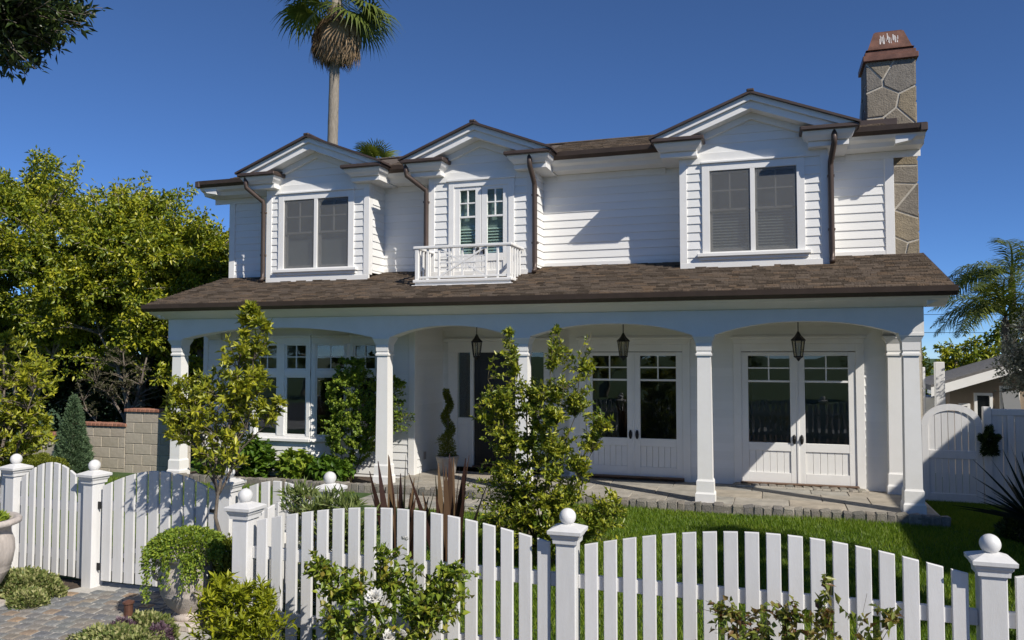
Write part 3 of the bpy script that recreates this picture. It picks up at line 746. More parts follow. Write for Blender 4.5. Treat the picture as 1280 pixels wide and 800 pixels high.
GS = 0.385
def dormer(x0, x1, hw, opening):
    """front wall with siding beside the opening, corner boards, frieze, gable, raking cornice, roof"""
    xc = (x0 + x1) / 2; ox0, ox1, oz0, oz1 = opening
    zb = roofz(YD)
    siding((x0 + 0.09, YD), (ox0, YD), zb + 0.08, ZE - 0.12); siding((ox1, YD), (x1 - 0.09, YD), zb + 0.08, ZE - 0.12)
    if oz0 > zb + 0.1: siding((ox0, YD), (ox1, YD), zb + 0.08, oz0)
    if ZE - 0.12 - oz1 > 0.01: siding((ox0, YD), (ox1, YD), oz1, ZE - 0.12, boards=False)
    boxpart('base_board', house, WHITE, x0 - 0.01, YD - 0.04, zb - 0.05, x1 + 0.01, YD - 0.001, zb + 0.08)
    for a in (x0, x1 - 0.09): boxpart('corner_board', house, WHITE, a - 0.012, YD - 0.035, zb + 0.081, a + 0.102, YD + 0.09, ZE)
    boxpart('frieze_board', house, WHITE, x0 + 0.1, YD - 0.033, ZE - 0.12, x1 - 0.1, YD - 0.001, ZE + 0.05)
    # side walls
    siding((x1, YD + 0.092), (x1, YU), zb + 0.12, ZE, boards=True); siding((x0, YU), (x0, YD + 0.092), zb + 0.12, ZE, boards=False)
    # gable siding
    zt = ZE + 0.25 + hw * GS
    z = ZE + 0.05
    while z < zt - 0.30:
        L = 2 * min((zt - 0.10 - z) / GS, (x1 - x0) / 2)
        place('siding_board', siding_mesh(round(L, 2), EXPO + 0.01), SIDING, wall_o, (xc - L / 2, YD, z)); z += EXPO
    wall_mb.prism([(x0, YD + 0.001, ZE - 0.12), (x1, YD + 0.001, ZE - 0.12), (x1, YD + 0.001, ZE + 0.05), (xc, YD + 0.001, zt - 0.09), (x0, YD + 0.001, ZE + 0.05)], (0, 0.08, 0))
    # raking cornice in three steps
    for nm, y0, t0, t1 in (('raking_crown', YD - 0.36, 0.0, 0.085), ('raking_fascia', YD - 0.31, 0.086, 0.20), ('raking_frieze', YD - 0.09, 0.201, 0.30)):
        mb = MB()
        for s in (-1, 1):
            xo = xc + s * hw
            zo = ZE + 0.25
            A = (xo, y0, zo - t0 + 0.0); B = (xc, y0, zt - t0); C = (xc, y0, zt - t1); Dd = (xo - s * 0.0, y0, zo - t1)
            cut = max(0.0, (ZE + 0.255 - (zo - t1)) / GS)          # trimmed level with the return's cap
            cut0 = max(0.0, (ZE + 0.255 - (zo - t0)) / GS)
            A = (xo - s * cut0, y0, ZE + 0.255); Dd = (xo - s * cut, y0, ZE + 0.255)
            poly = [A, B, C, Dd] if s == 1 else [Dd, C, B, A]
            mb.prism(poly, (0, YD - 0.002 - y0, 0))
        obj(nm, mb, WHITE, house)
    # roof slabs with a brown metal edge, running back into the main roof
    yb = 14.6; mb = MB()
    for s in (-1, 1):
        xo = xc + s * (hw + 0.05); zo = ZE + 0.25 - 0.05 * GS + 0.002
        poly = [(xo, YD - 0.42, zo), (xc, YD - 0.42, zt + 0.002), (xc, YD - 0.42, zt + 0.040), (xo, YD - 0.42, zo + 0.035)]
        mb.prism(poly if s == 1 else poly[::-1], (0, yb - YD + 0.42, 0))
    ro = obj('dormer_roof', mb, BRONZE, house)
    obj('ridge_cap', MB().box(xc - 0.055, YD - 0.43, zt + 0.02, xc + 0.055, yb, zt + 0.065, 0.012), BRONZE, ro)
    rw = 0.76
    cornice_return(xc - hw, xc - hw + rw, -1); cornice_return(xc + hw - rw, xc + hw, 1)

dormer(-8.97, -6.84, 1.46, (-8.71, -7.14, 3.80, 5.24))
dormer(-5.66, -3.77, 1.32, (-5.29, -4.10, 3.45, 5.24))
dormer(-1.35, 0.82, 1.47, (-1.01, 0.49, 3.80, 5.24))
dormer_window(-8.60, -7.25, 3.85, 5.12, YD, 'shade')
dormer_window(-0.90, 0.38, 3.85, 5.12, YD, 'slats')
downspout(-9.02, -9.25); downspout(-5.70, -5.98); downspout(-3.73, -3.75); downspout(0.86, 0.90)
# balcony door
c_ = obj('door_casing', frame_mb(-5.29, -4.10, 3.50, 5.24, 0.10, -0.05, 0.05, 0.02), WHITE, house, (0, YD, 0))
obj('head_moulding', MB().box(-5.32, -0.08, 5.241, -4.07, -0.051, 5.28, 0.004), WHITE, c_)
for x0, x1, hx in ((-5.19, -4.699, -4.75), (-4.691, -4.20, -4.64)):
    o = french_leaf(x0, x1, 3.53, 5.14, YD, hx, 3.98, 4.62, gm=GLASSG, panel=True)
    sl = MB(); z = 4.0
    while z < 4.40: sl.prism([(x0 + 0.1, 0.022, z), (x0 + 0.1, 0.05, z + 0.026), (x0 + 0.1, 0.052, z + 0.029), (x0 + 0.1, 0.024, z + 0.003)], (x1 - x0 - 0.2, 0, 0)); z += 0.05
    obj('blind', sl, BLIND, o)
    obj('roller_shade', MB().box(x0 + 0.09, 0.06, 3.95, x1 - 0.09, 0.063, 5.1), SASH, o)

# ---- main roof and its eaves ---------------------------------------------------------
def shingled(parent, x0, x1, yfun, slope_len, n, seed, expo, lift=0.0, off=0.0):
    """courses of shingles as real pieces in one mesh; yfun(t)->(y,z) up the slope"""
    r_ = random.Random(seed); mb = MB(); th = 0.019
    k = 0; t = 0.0
    while t < slope_len - 0.02:
        x = x0 - r_.uniform(0, 0.15)
        while x < x1:
            w = r_.uniform(0.09, 0.24); a = max(x, x0); b = min(x + w - 0.004, x1)
            if b - a > 0.02:
                y, z = yfun(t); y2, z2 = yfun(min(t + expo * 1.15, slope_len)); q = r_.uniform(0.8, 1.35) * th
                dd = r_.uniform(0, 0.006)
                v = [(a, y - dd, z), (b, y - dd, z), (b, y - dd, z + q), (a, y - dd, z + q), (a, y2, z2 + 0.001), (b, y2, z2 + 0.001)]
                mb.add(v, [(0, 1, 2, 3), (3, 2, 5, 4), (0, 3, 4), (1, 5, 2)])
            x += w
        t += expo; k += 1
    me = mb.mesh('shingles'); at = me.attributes.new('rnd', 'FLOAT', 'POINT'); rv = np.random.default_rng(seed).random(len(mb.v) // 6)
    at.data.foreach_set('value', np.repeat(rv, 6).astype(np.float32))
    o = place('shingles', me, SHINGLES, parent); o['kind'] = 'stuff'; return o
MS = 0.36; YEV = 12.76; ZEV = 5.60
XE0, XE1 = -10.62, 2.18
RUN = 1.95; zr = ZEV + MS * RUN
mr = MB()
v = [(XE0, YEV, ZEV), (XE1, YEV, ZEV), (XE1 - RUN, YEV + RUN, zr), (XE0 + RUN, YEV + RUN, zr), (XE0, 20.45, ZEV), (XE1, 20.45, ZEV), (XE1 - RUN, 20.45 - RUN, zr), (XE0 + RUN, 20.45 - RUN, zr)]
mr.add(v, [(0, 1, 2, 3), (1, 5, 6, 2), (5, 4, 7, 6), (4, 0, 3, 7), (3, 2, 6, 7), (0, 4, 5, 1)])
main_roof = obj('main_roof', mr, SHINGLE, house)
for i, (a, b) in enumerate(((XE0 + 0.5, -9.2), (-6.7, -5.8), (-3.7, -1.45), (0.9, XE1 - 0.5))):
    shingled(main_roof, a, b, lambda t: (YEV + t, ZEV + MS * t + 0.004), (1.9 if 0 < i < 3 else 0.7), 0, 30 + i, 0.105)
obj('ridge_cap', MB().box(XE0 + RUN, YEV + RUN - 0.08, zr - 0.01, XE1 - RUN, YEV + RUN + 0.08, zr + 0.02, 0.008), SHINGLE, main_roof)
obj('vent_pipe', MB().lathe([(0.06, 5.9), (0.06, 6.42), (0.10, 6.43), (0.10, 6.50), (0.02, 6.53)], -9.62, 14.7, 12), BRONZE, house)
def eave(x0, x1, name_gutter='gutter', left=False, right=False):
    """gutter in front, white crown and soffit below"""
    g = MB(); poly = [(x0, YEV - 0.10, ZEV + 0.02), (x0, YEV - 0.085, ZEV - 0.05), (x0, YEV - 0.04, ZEV - 0.10), (x0, YEV + 0.03, ZEV - 0.10), (x0, YEV + 0.03, ZEV + 0.02)]
    g.prism(poly, (x1 - x0, 0, 0)); obj('gutter', g, BRONZE, house)
    c = MB(); poly = [(x0, YEV - 0.02, ZEV - 0.101), (x0, YEV + 0.02, ZEV - 0.15), (x0, YEV + 0.10, ZEV - 0.18), (x0, YEV + 0.14, ZEV - 0.24), (x0, YU - 0.03, ZEV - 0.245), (x0, YU - 0.03, ZEV - 0.101)]
    c.prism(poly, (x1 - x0, 0, 0)); obj('eave_crown', c, WHITE, house)
    boxpart('frieze_board', house, WHITE, x0, YU - 0.045, ZE - 0.11, x1, YU - 0.03, ZE - 0.006)
eave(XE0 + 0.05, -9.27); eave(-6.54, -5.94); eave(-3.49, -1.64); eave(1.11, XE1 - 0.02)
# side eaves (ends of the main roof)
for x, s in ((XE0, -1), (XE1, 1)):
    g = MB(); xi = x - s * 0.42
    g.box(min(x, x - s * 0.10), YEV - 0.10, ZEV - 0.10, max(x, x - s * 0.10), 13.42 if s > 0 else 20.4, ZEV + 0.02, 0.01); obj('gutter', g, BRONZE, house)
    c = MB(); c.prism([(x - s * 0.11, YEV + 0.0, ZEV - 0.11), (x - s * 0.2, YEV + 0.0, ZEV - 0.2), (xi, YEV + 0.0, ZEV - 0.24), (xi, YEV + 0.0, ZEV - 0.11)][::s], (0, 13.4 - YEV if s > 0 else 7.6, 0)); obj('eave_crown', c, WHITE, house)

# ---- chimney --------------------------------------------------------------------------
def vor_cells(pts, rect, gap):
    x0, y0, x1, y1 = rect; out = []
    for i, p in enumerate(pts):
        poly = [(x0, y0), (x1, y0), (x1, y1), (x0, y1)]
        for j, q in enumerate(pts):
            if i == j: continue
            mx, my = (p[0] + q[0]) / 2, (p[1] + q[1]) / 2; nx, ny = q[0] - p[0], q[1] - p[1]
            ln = math.hypot(nx, ny); nx /= ln; ny /= ln; mx -= nx * gap / 2; my -= ny * gap / 2
            new = []
            for a, b in zip(poly, poly[1:] + poly[:1]):
                da = (a[0] - mx) * nx + (a[1] - my) * ny; db = (b[0] - mx) * nx + (b[1] - my) * ny
                if da <= 0: new.append(a)
                if da * db < 0:
                    t = da / (da - db); new.append((a[0] + (b[0] - a[0]) * t, a[1] + (b[1] - a[1]) * t))
            poly = new
            if len(poly) < 3: break
        if len(poly) >= 3: out.append(poly)
    return out
CX0, CX1, CY0, CY1 = 1.46, 2.15, 13.44, 14.1
chm = MB()
chm.box(CX0, CY0 + 0.02, 0.0, CX1, CY1, 6.84)
chm.prism([(CX0 + 0.015, CY1, 5.0), (CX0 + 0.015, CY1, 6.8), (CX0 + 0.015, CY1 + 1.15, 5.9), (CX0 + 0.015, CY1 + 1.15, 5.0)], (CX1 - CX0 - 0.03, 0, 0))
chim = obj('chimney', chm, MORTAR, house)
rc = random.Random(21)
def stones(rect, n, fn, seed, gap=0.03):
    r_ = random.Random(seed); x0, y0, x1, y1 = rect; pts = []
    tries = 0
    while len(pts) < n and tries < 4000:
        tries += 1; p = (r_.uniform(x0, x1), r_.uniform(y0, y1))
        if all(math.hypot(p[0] - q[0], p[1] - q[1]) > 0.72 * math.sqrt((x1 - x0) * (y1 - y0) / n) for q in pts): pts.append(p)
    for poly in vor_cells(pts, rect, gap):
        cx = sum(p[0] for p in poly) / len(poly); cy = sum(p[1] for p in poly) / len(poly); h = r_.uniform(0.010, 0.017)
        outer = [fn(p[0], p[1], 0.0) for p in poly]
        rim = [fn(p[0], p[1], h - 0.005) for p in poly]
        top = [fn(cx + (p[0] - cx) * 0.96, cy + (p[1] - cy) * 0.96, h + r_.uniform(-.003, .003)) for p in poly]
        m = len(poly); f = [tuple(2 * m + k for k in range(m))]
        for a in (0, 1): f += [(a * m + k, a * m + (k + 1) % m, (a + 1) * m + (k + 1) % m, (a + 1) * m + k) for k in range(m)]
        obj('stone', MB().add(outer + rim + top, f), FLAG, chim)
stones((CX0, 5.4, CX1, 6.83), 8, lambda a, b, h: (a, CY0 + 0.02 - h, b), 3)
stones((CX0 + 0.28, 3.3, CX1, 5.4), 8, lambda a, b, h: (a, CY0 + 0.02 - h, b), 8)
stones((CY0 + 0.02, 5.4, CY1, 6.83), 8, lambda a, b, h: (CX0 - h, a, b), 4)
stones((CY0 + 0.02, 0.1, CY1, 6.83), 34, lambda a, b, h: (CX1 + h, a, b), 5)
cap = MB()
cap.box(CX0 - 0.05, CY0 - 0.05, 6.84, CX1 + 0.05, CY1 + 0.05, 6.93, 0.008).box(CX0 - 0.02, CY0 - 0.02, 6.931, CX1 + 0.02, CY1 + 0.02, 6.99, 0.008)
cap.box(CX0 + 0.04, CY0 + 0.04, 6.985, CX1 - 0.04, CY1 - 0.04, 7.03)
cz = [(0.0, 7.03), (0.03, 7.05), (0.13, 7.34), (0.15, 7.345), (0.15, 7.36)]
v = []; f = []
for e, z in cz: v += [(CX0 + e, CY0 + e, z), (CX1 - e, CY0 + e, z), (CX1 - e, CY1 - e, z), (CX0 + e, CY1 - e, z)]
for i in range(len(cz) - 1): f += [(i * 4 + k, i * 4 + (k + 1) % 4, i * 4 + 4 + (k + 1) % 4, i * 4 + 4 + k) for k in range(4)]
f.append(tuple(len(cz) * 4 - 4 + k for k in range(4))); cap.add(v, f)
cp = obj('chimney_cap', cap, COPPER, chim); cp['label'] = 'tapered copper chimney cap with chalky white streaks'
sm = MB()
for k in range(26):
    xx = rc.uniform(CX0 + 0.2, CX1 - 0.2); z0 = rc.uniform(7.12, 7.2); z1 = z0 + rc.uniform(0.03, 0.12); w = rc.uniform(0.004, 0.016)
    fy = lambda z: CY0 + 0.03 + (z - 7.05) / 0.29 * 0.10 - 0.003
    sm.add([(xx, fy(z0), z0), (xx + w, fy(z0), z0), (xx + w, fy(z1), z1), (xx, fy(z1), z1)], [(0, 1, 2, 3)])
obj('streaks', sm, STREAK, cp)
obj('flashing', MB().box(CX0 - 0.12, CY0 - 0.10, 5.80, CX1 - 0.28, CY0 - 0.025, 5.90, 0.004), BRONZE, chim)

# ---- porch roof, beam, columns -------------------------------------------------------
PX0, PX1 = -10.32, 2.16; PY0, PY1 = 11.15, 13.3
pr = MB().prism([(PX0, PY0, 3.07), (PX0, PY0, 3.128), (PX0, PY1, roofz(PY1) - 0.002), (PX0, PY1, roofz(PY1) - 0.06)], (PX1 - PX0, 0, 0))
proof = obj('porch_roof', pr, SHINGLE, house)
cs_ = math.sqrt(1 + 0.31 ** 2)
shingled(proof, PX0, PX1, lambda t: (PY0 - 0.015 + t / cs_, 3.128 + 0.31 * t / cs_), 2.1 * cs_, 0, 77, 0.10)
g = MB().prism([(PX0 - 0.02, PY0 - 0.115, 3.12), (PX0 - 0.02, PY0 - 0.10, 3.05), (PX0 - 0.02, PY0 - 0.05, 3.0), (PX0 - 0.02, PY0 + 0.02, 3.0), (PX0 - 0.02, PY0 + 0.02, 3.12)], (PX1 - PX0 + 0.06, 0, 0))
obj('gutter', g, BRONZE, house)
for x, s in ((PX0, -1), (PX1, 1)):
    poly = [(x, PY0, 3.0), (x, PY0, 3.13), (x, PY1, roofz(PY1)), (x, PY1, roofz(PY1) - 0.13)]
    obj('verge_flashing', MB().prism(poly if s < 0 else poly[::-1], (0.025 * s, 0, 0)), BRONZE, house)
BY0, BY1 = 11.46, 11.74
CXS = [-9.97, -5.95, -3.61, -0.92, 1.72]
c = MB().prism([(PX0 + 0.04, PY0 + 0.0, 2.999), (PX0 + 0.04, PY0 + 0.04, 2.97), (PX0 + 0.04, PY0 + 0.10, 2.95), (PX0 + 0.04, BY0 - 0.05, 2.885), (PX0 + 0.04, BY0 + 0.1, 2.88), (PX0 + 0.04, BY0 + 0.1, 2.999)], (PX1 - PX0 - 0.08, 0, 0))
obj('eave_crown', c, WHITE, house)
for x, s in ((CXS[0] - 0.16, -1), (CXS[-1] + 0.16, 1)):
    xo = PX0 + 0.03 if s < 0 else PX1 - 0.03
    poly = [(xo, BY0 - 0.2, 2.998), (x, BY0 - 0.2, 2.89), (x, BY0 - 0.2, 2.998)]
    obj('eave_crown', MB().prism(poly if s > 0 else poly[::-1], (0, 2.0, 0)), WHITE, house)
    poly = [(x - s * 0.16, BY0 + 0.02, 2.998), (x - s * 0.16, 13.2, 2.998), (x - s * 0.16, 13.2, 3.68), (x - s * 0.16, BY0 + 0.02, 3.13)]
    obj('end_gable_board', MB().prism(poly if s < 0 else poly[::-1], (0.15 * s, 0, 0)), WHITE, house)
ZS = 2.54
bm_ = MB()
xa, xb = CXS[0] - 0.15, CXS[-1] + 0.15
bot = [(xa, ZS)]
for i in range(4):
    a = CXS[i] + 0.17; b = CXS[i + 1] - 0.17; bot.append((a, ZS)); N = 20; rise = 0.17
    for k in range(1, N): 
        t = k / N; bot.append((a + (b - a) * t, ZS + rise * (1 - abs(2 * t - 1) ** 2.3)))
    bot.append((b, ZS))
bot.append((xb, ZS)); top = 2.882
for (p, q) in zip(bot[:-1], bot[1:]):
    bm_.add([(p[0], BY0, p[1]), (q[0], BY0, q[1]), (q[0], BY0, top), (p[0], BY0, top), (p[0], BY1, p[1]), (q[0], BY1, q[1]), (q[0], BY1, top), (p[0], BY1, top)],
            [(0, 1, 2, 3), (5, 4, 7, 6), (0, 4, 5, 1), (3, 2, 6, 7)])
bm_.add([(xa, BY0, ZS), (xa, BY1, ZS), (xa, BY1, top), (xa, BY0, top)], [(0, 3, 2, 1)]); bm_.add([(xb, BY0, ZS), (xb, BY1, ZS), (xb, BY1, top), (xb, BY0, top)], [(0, 1, 2, 3)])
obj('arched_beam', bm_, WHITE, house)
for x, yb in ((CXS[0], YL - 0.03), (CXS[-1], YM - 0.03)):
    mb = MB(); N = 12; a, b = BY1 + 0.001, yb
    pts = [(a + (b - a) * k / N, ZS + 0.13 * (1 - abs(2 * k / N - 1) ** 2.3)) for k in range(N + 1)]
    for p, q in zip(pts[:-1], pts[1:]):
        mb.add([(x - 0.14, p[0], p[1]), (x + 0.14, p[0], p[1]), (x + 0.14, q[0], q[1]), (x - 0.14, q[0], q[1]), (x - 0.14, p[0], top), (x + 0.14, p[0], top), (x + 0.14, q[0], top), (x - 0.14, q[0], top)],
               [(3, 2, 1, 0), (4, 5, 6, 7), (1, 2, 6, 5), (3, 0, 4, 7)])
    obj('side_beam', mb, WHITE, house)
obj('porch_ceiling', MB().box(CXS[0] - 0.1, BY0 + 0.02, ZC + 0.0, CXS[-1] + 0.1, YE, ZC + 0.04), WHITE, house)

def column(x, y, zb=PF):
    t = place('column', MB().lathe([(0.1027, zb + 0.30), (0.0992, 1.2), (0.0914, 2.26)], 0, 0, sq=True).mesh('column'), WHITE, house, (x, y, 0))
    obj('base', MB().lathe([(0.1348, zb), (0.1348, zb + 0.115), (0.1305, zb + 0.12), (0.1201, zb + 0.14), (0.1183, zb + 0.29), (0.1114, zb + 0.30), (0.1053, zb + 0.315)], 0, 0, sq=True), WHITE, t)
    obj('capital', MB().lathe([(0.0931, 2.24), (0.1114, 2.245), (0.1114, 2.275), (0.0983, 2.285), (0.0983, 2.31), (0.1061, 2.315), (0.1079, 2.42), (0.1148, 2.435), (0.1305, 2.47), (0.1436, 2.50), (0.1496, 2.505), (0.1496, 2.539)], 0, 0, sq=True), WHITE, t)
    return t
for i, x in enumerate(CXS): column(x, 11.60, PF if i > 0 else 0.12)
column(1.725, 13.14)

# ---- balcony on the middle dormer ------------------------------------------------------
bx0, bx1, by0, by1 = -5.60, -3.94, 11.97, YD - 0.045
zb0 = 3.44
bal = obj('balcony', MB().prism([(bx0, by0, 3.36), (bx0, by0, zb0), (bx0, by1, zb0), (bx0, by1, 3.58)], (bx1 - bx0, 0, 0)).box(bx0 - 0.03, by0 - 0.03, zb0 + 0.001, bx1 + 0.03, by1, zb0 + 0.05, 0.008)
          .box(bx0 - 0.045, by0 - 0.045, 3.355, bx1 + 0.045, by0 - 0.001, 3.40, 0.006), WHITE, house)
zr0, zr1 = zb0 + 0.09, 4.0
rl = MB(); rl.box(bx0 - 0.03, by0 - 0.02, zr1, bx1 + 0.03, by0 + 0.07, zr1 + 0.045, 0.008)
for x in (bx0 - 0.02, bx1 - 0.05): rl.box(x, by0 + 0.071, zr1, x + 0.07, by1, zr1 + 0.044, 0.008)
obj('rail', rl, WHITE, bal)
obj('rail', MB().box(bx0, by0 + 0.005, zr0 - 0.02, bx1, by0 + 0.045, zr0 + 0.015, 0.004), WHITE, bal)
def bpost(x, y, w=0.05): boxpart('baluster' if w < 0.045 else 'post', bal, WHITE, x - w / 2, y - w / 2, zb0 + 0.051, x + w / 2, y + w / 2, zr1 - 0.001, 0.004)
yc = by0 + 0.025
bpost(bx0 + 0.03, yc, 0.06); bpost(bx1 - 0.03, yc, 0.06)
for x in (bx0 + 0.22, bx0 + 0.42, bx1 - 0.22, bx1 - 0.42): bpost(x, yc, 0.036)
for k in range(1, 5):
    for x in (bx0 + 0.02, bx1 - 0.02): bpost(x, yc + (by1 - yc) * k / 5, 0.03)
la, lb = bx0 + 0.42, bx1 - 0.42; zm = (zr0 + zr1) / 2; lt = MB()
def bar(p, q, w=0.028, dy=0.0):
    p = Vector(p); q = Vector(q); d = (q - p).normalized(); nrm = Vector((-d.z, 0, d.x)) * w / 2; y = yc - 0.014 + dy
    lt.prism([(p.x - nrm.x, y, p.z - nrm.z), (q.x - nrm.x, y, q.z - nrm.z), (q.x + nrm.x, y, q.z + nrm.z), (p.x + nrm.x, y, p.z + nrm.z)], (0, 0.026, 0))
bar((la, 0, zr0), (lb, 0, zr1)); bar((la, 0, zr1), (lb, 0, zr0), dy=0.004); bar((la, 0, zm), (lb, 0, zm), dy=0.002); bar(((la + lb) / 2, 0, zr0), ((la + lb) / 2, 0, zr1), dy=0.006)
for t in (0.25, 0.75):
    bar((la + (lb - la) * t, 0, zr0), (la + (lb - la) * t, 0, zr1), 0.024, 0.008)
for t in (0.3, 0.7): bar((la, 0, zr0 + (zr1 - zr0) * t), (lb, 0, zr0 + (zr1 - zr0) * t), 0.018, 0.009)
obj('lattice', lt, WHITE, bal)

# ---- wall core, floors -------------------------------------------------------------------
wall_o.data = wall_mb.mesh('wall'); wall_o.data.materials.append(SIDING)
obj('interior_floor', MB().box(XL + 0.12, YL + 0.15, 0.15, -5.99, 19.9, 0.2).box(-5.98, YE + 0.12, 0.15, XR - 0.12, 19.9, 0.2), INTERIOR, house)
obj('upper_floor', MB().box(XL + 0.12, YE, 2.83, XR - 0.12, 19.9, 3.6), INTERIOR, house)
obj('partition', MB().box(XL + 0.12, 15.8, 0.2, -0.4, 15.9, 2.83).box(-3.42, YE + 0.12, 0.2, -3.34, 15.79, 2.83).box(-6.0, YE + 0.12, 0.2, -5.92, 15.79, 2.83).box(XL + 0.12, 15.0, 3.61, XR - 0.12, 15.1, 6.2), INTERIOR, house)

# ---- lanterns hanging under the porch ceiling ----------------------------------------------
def lantern(x, y, label):
    t = thing('lantern', label, 'lantern', (x, y, ZC), 0, 'lanterns hanging in the porch arches')
    zt = -0.22
    obj('hanging_rod', MB().lathe([(0.05, -0.02), (0.05, -0.001)], 0, 0, 12).tube([(0, 0, -0.02), (0, 0, zt - 0.02)], 0.008, 6), IRON, t)
    obj('roof', MB().lathe([(0.012, zt), (0.022, zt - 0.02), (0.03, zt - 0.035), (0.05, zt - 0.07), (0.10, zt - 0.12), (0.105, zt - 0.135), (0.09, zt - 0.14)], 0, 0, 6), IRON, t)
    fr = MB()
    for k in range(6):
        a = math.pi * 2 * k / 6; c_, s_ = math.cos(a), math.sin(a)
        fr.tube([(0.088 * c_, 0.088 * s_, zt - 0.14), (0.06 * c_, 0.06 * s_, zt - 0.36)], 0.007, 5)
    obj('frame', fr, IRON, t)
    obj('glass', MB().lathe([(0.083, zt - 0.141), (0.056, zt - 0.36)], 0, 0, 6), LGLASS, t)
    obj('base', MB().lathe([(0.065, zt - 0.36), (0.068, zt - 0.375), (0.03, zt - 0.40), (0.02, zt - 0.42), (0.004, zt - 0.44)], 0, 0, 6), IRON, t)
    obj('bulb', MB().lathe([(0.008, zt - 0.36), (0.012, zt - 0.25), (0.016, zt - 0.23), (0.004, zt - 0.19)], 0, 0, 8), BLIND, t)
lantern(-4.67, 12.40, 'black porch lantern hanging in front of the dark entry door')
lantern(-2.22, 12.40, 'black porch lantern hanging in the arch beside the entry arch')
lantern(0.36, 12.40, 'black porch lantern before the french doors by the corner column')

# ================================================================== PICKET FENCES AND GATES
def fpost(parent, x, y, name='post'):
    """square post with stepped cap and ball finial; coordinates local to the fence"""
    t = place(name, MB().box(-0.068, -0.068, -0.02, 0.068, 0.068, 1.03, 0.006).mesh(name), FENCE, parent, (x, y, 0))
    obj('post_cap', MB().lathe([(0.070, 1.0), (0.082, 1.003), (0.084, 1.03), (0.094, 1.045), (0.098, 1.06), (0.112, 1.068), (0.114, 1.09), (0.102, 1.097), (0.03, 1.125)], 0, 0, sq=True), FENCE, t)
    obj('ball_finial', MB().lathe([(0.025, 1.10), (0.03, 1.122)], 0, 0, 12).ball((0, 0, 1.17), 0.056, 20, 14), FENCE, t, smooth=True)
    return t
def arch(t, z0, z1, p=1.0): return z0 + (z1 - z0) * math.sin(math.pi * t) ** p
def picket(parent, x, w, zb, zl, zr_, yf, th=0.022):
    m = MB(); b = 0.004
    v = []
    for y, e in ((yf, b), (yf + b, 0), (yf + th, 0)):
        v += [(x - w / 2 + e, y, zb + e), (x + w / 2 - e, y, zb + e), (x + w / 2 - e, y, zr_ - e), (x - w / 2 + e, y, zl - e)]
    f = [(0, 1, 2, 3), (11, 10, 9, 8)]
    for a in (0, 4): f += [(a + k, a + 4 + k, a + 4 + (k + 1) % 4, a + (k + 1) % 4) for k in range(4)]
    return obj('picket', m.add(v, f), FENCE, parent)
rf = random.Random(3)
def panel(parent, xa, xb, n, z0, z1, y=0.0, zb=0.06, w=None, gap0=0.03):
    L = xb - xa; pitch = (L - gap0 * 2) / n; w = w or pitch * 0.68
    for i in range(n):
        x = xa + gap0 + pitch * (i + 0.5)
        f = lambda xx: arch(min(max((xx - xa) / L, 0), 1), z0, z1)
        o = picket(parent, x, w, zb + rf.uniform(-.004, .004), f(x - w / 2), f(x + w / 2), y - 0.022)
    for z in (0.22, 0.70):
        boxpart('rail', parent, FENCE, xa, y + 0.001, z, xb, y + 0.04, z + 0.09, 0.004)
def fence(label, p0, p1, posts, panels, group='white picket fences'):
    p0 = Vector(p0); d = Vector(p1) - p0; rz = math.atan2(d.y, d.x)
    t = thing('picket_fence', label, 'fence', (p0.x, p0.y, 0), rz)
    for x in posts: fpost(t, x, 0)
    for a, b, n, z0, z1 in panels: panel(t, a, b, n, z0, z1)
    return t
FY = 5.24
fence('white picket fence with scalloped panels before the lawn, roses growing along it', (-3.87, FY), (3.7, FY), [0, 2.55, 5.04, 7.55],
      [(0.068, 2.482, 18, 0.985, 1.15), (2.618, 4.972, 18, 0.985, 1.15), (5.108, 7.482, 18, 0.985, 1.15)])
fence('short white picket return joining the rose fence back to the gate line', (-3.87, FY + 0.07), (-3.80, 6.12), [], [(0.0, 0.8, 6, 0.985, 1.06)])
fence('white picket fence panel between the gate and the corner post', (-4.78, 6.22), (-3.72, 6.22), [0.0, 1.06], [(0.068, 0.992, 7, 0.98, 1.12)])
fence('white picket fence panel beside the gate, running to the yellow green tree', (-8.66, 6.45), (-6.34, 6.21), [0.0, 1.17, 2.332],
      [(0.068, 1.102, 8, 0.98, 1.16), (1.238, 2.264, 8, 0.96, 1.17)])
gate = thing('garden_gate', 'white picket gate with arched top dappled by the tree shade', 'gate', (-6.26, 6.22, 0))
gx0, gx1 = 0.02, 1.40
for i in range(10):
    pt = (gx1 - gx0) / 10; x = gx0 + pt * (i + 0.5); w = pt * 0.80
    f = lambda xx: arch(min(max((xx - gx0) / (gx1 - gx0), 0), 1), 0.97, 1.15)
    picket(gate, x, w, 0.065, f(x - w / 2), f(x + w / 2), -0.02)
for z in (0.16, 0.74): boxpart('rail', gate, FENCE, gx0, 0.003, z, gx1, 0.04, z + 0.09)
br = MB(); br.prism([(gx0 + 0.05, 0.004, 0.25), (gx0 + 0.15, 0.004, 0.25), (gx1 - 0.05, 0.004, 0.74), (gx1 - 0.15, 0.004, 0.74)], (0, 0.03, 0)); obj('brace', br, FENCE, gate)
for z in (0.2, 0.79): obj('hinge', MB().box(-0.012, -0.028, z - 0.035, 0.03, -0.0215, z + 0.035, 0.002), IRON, gate)
obj('latch', MB().box(gx1 - 0.10, -0.034, 0.80, gx1 + 0.02, -0.0205, 0.83, 0.003), IRON, gate)

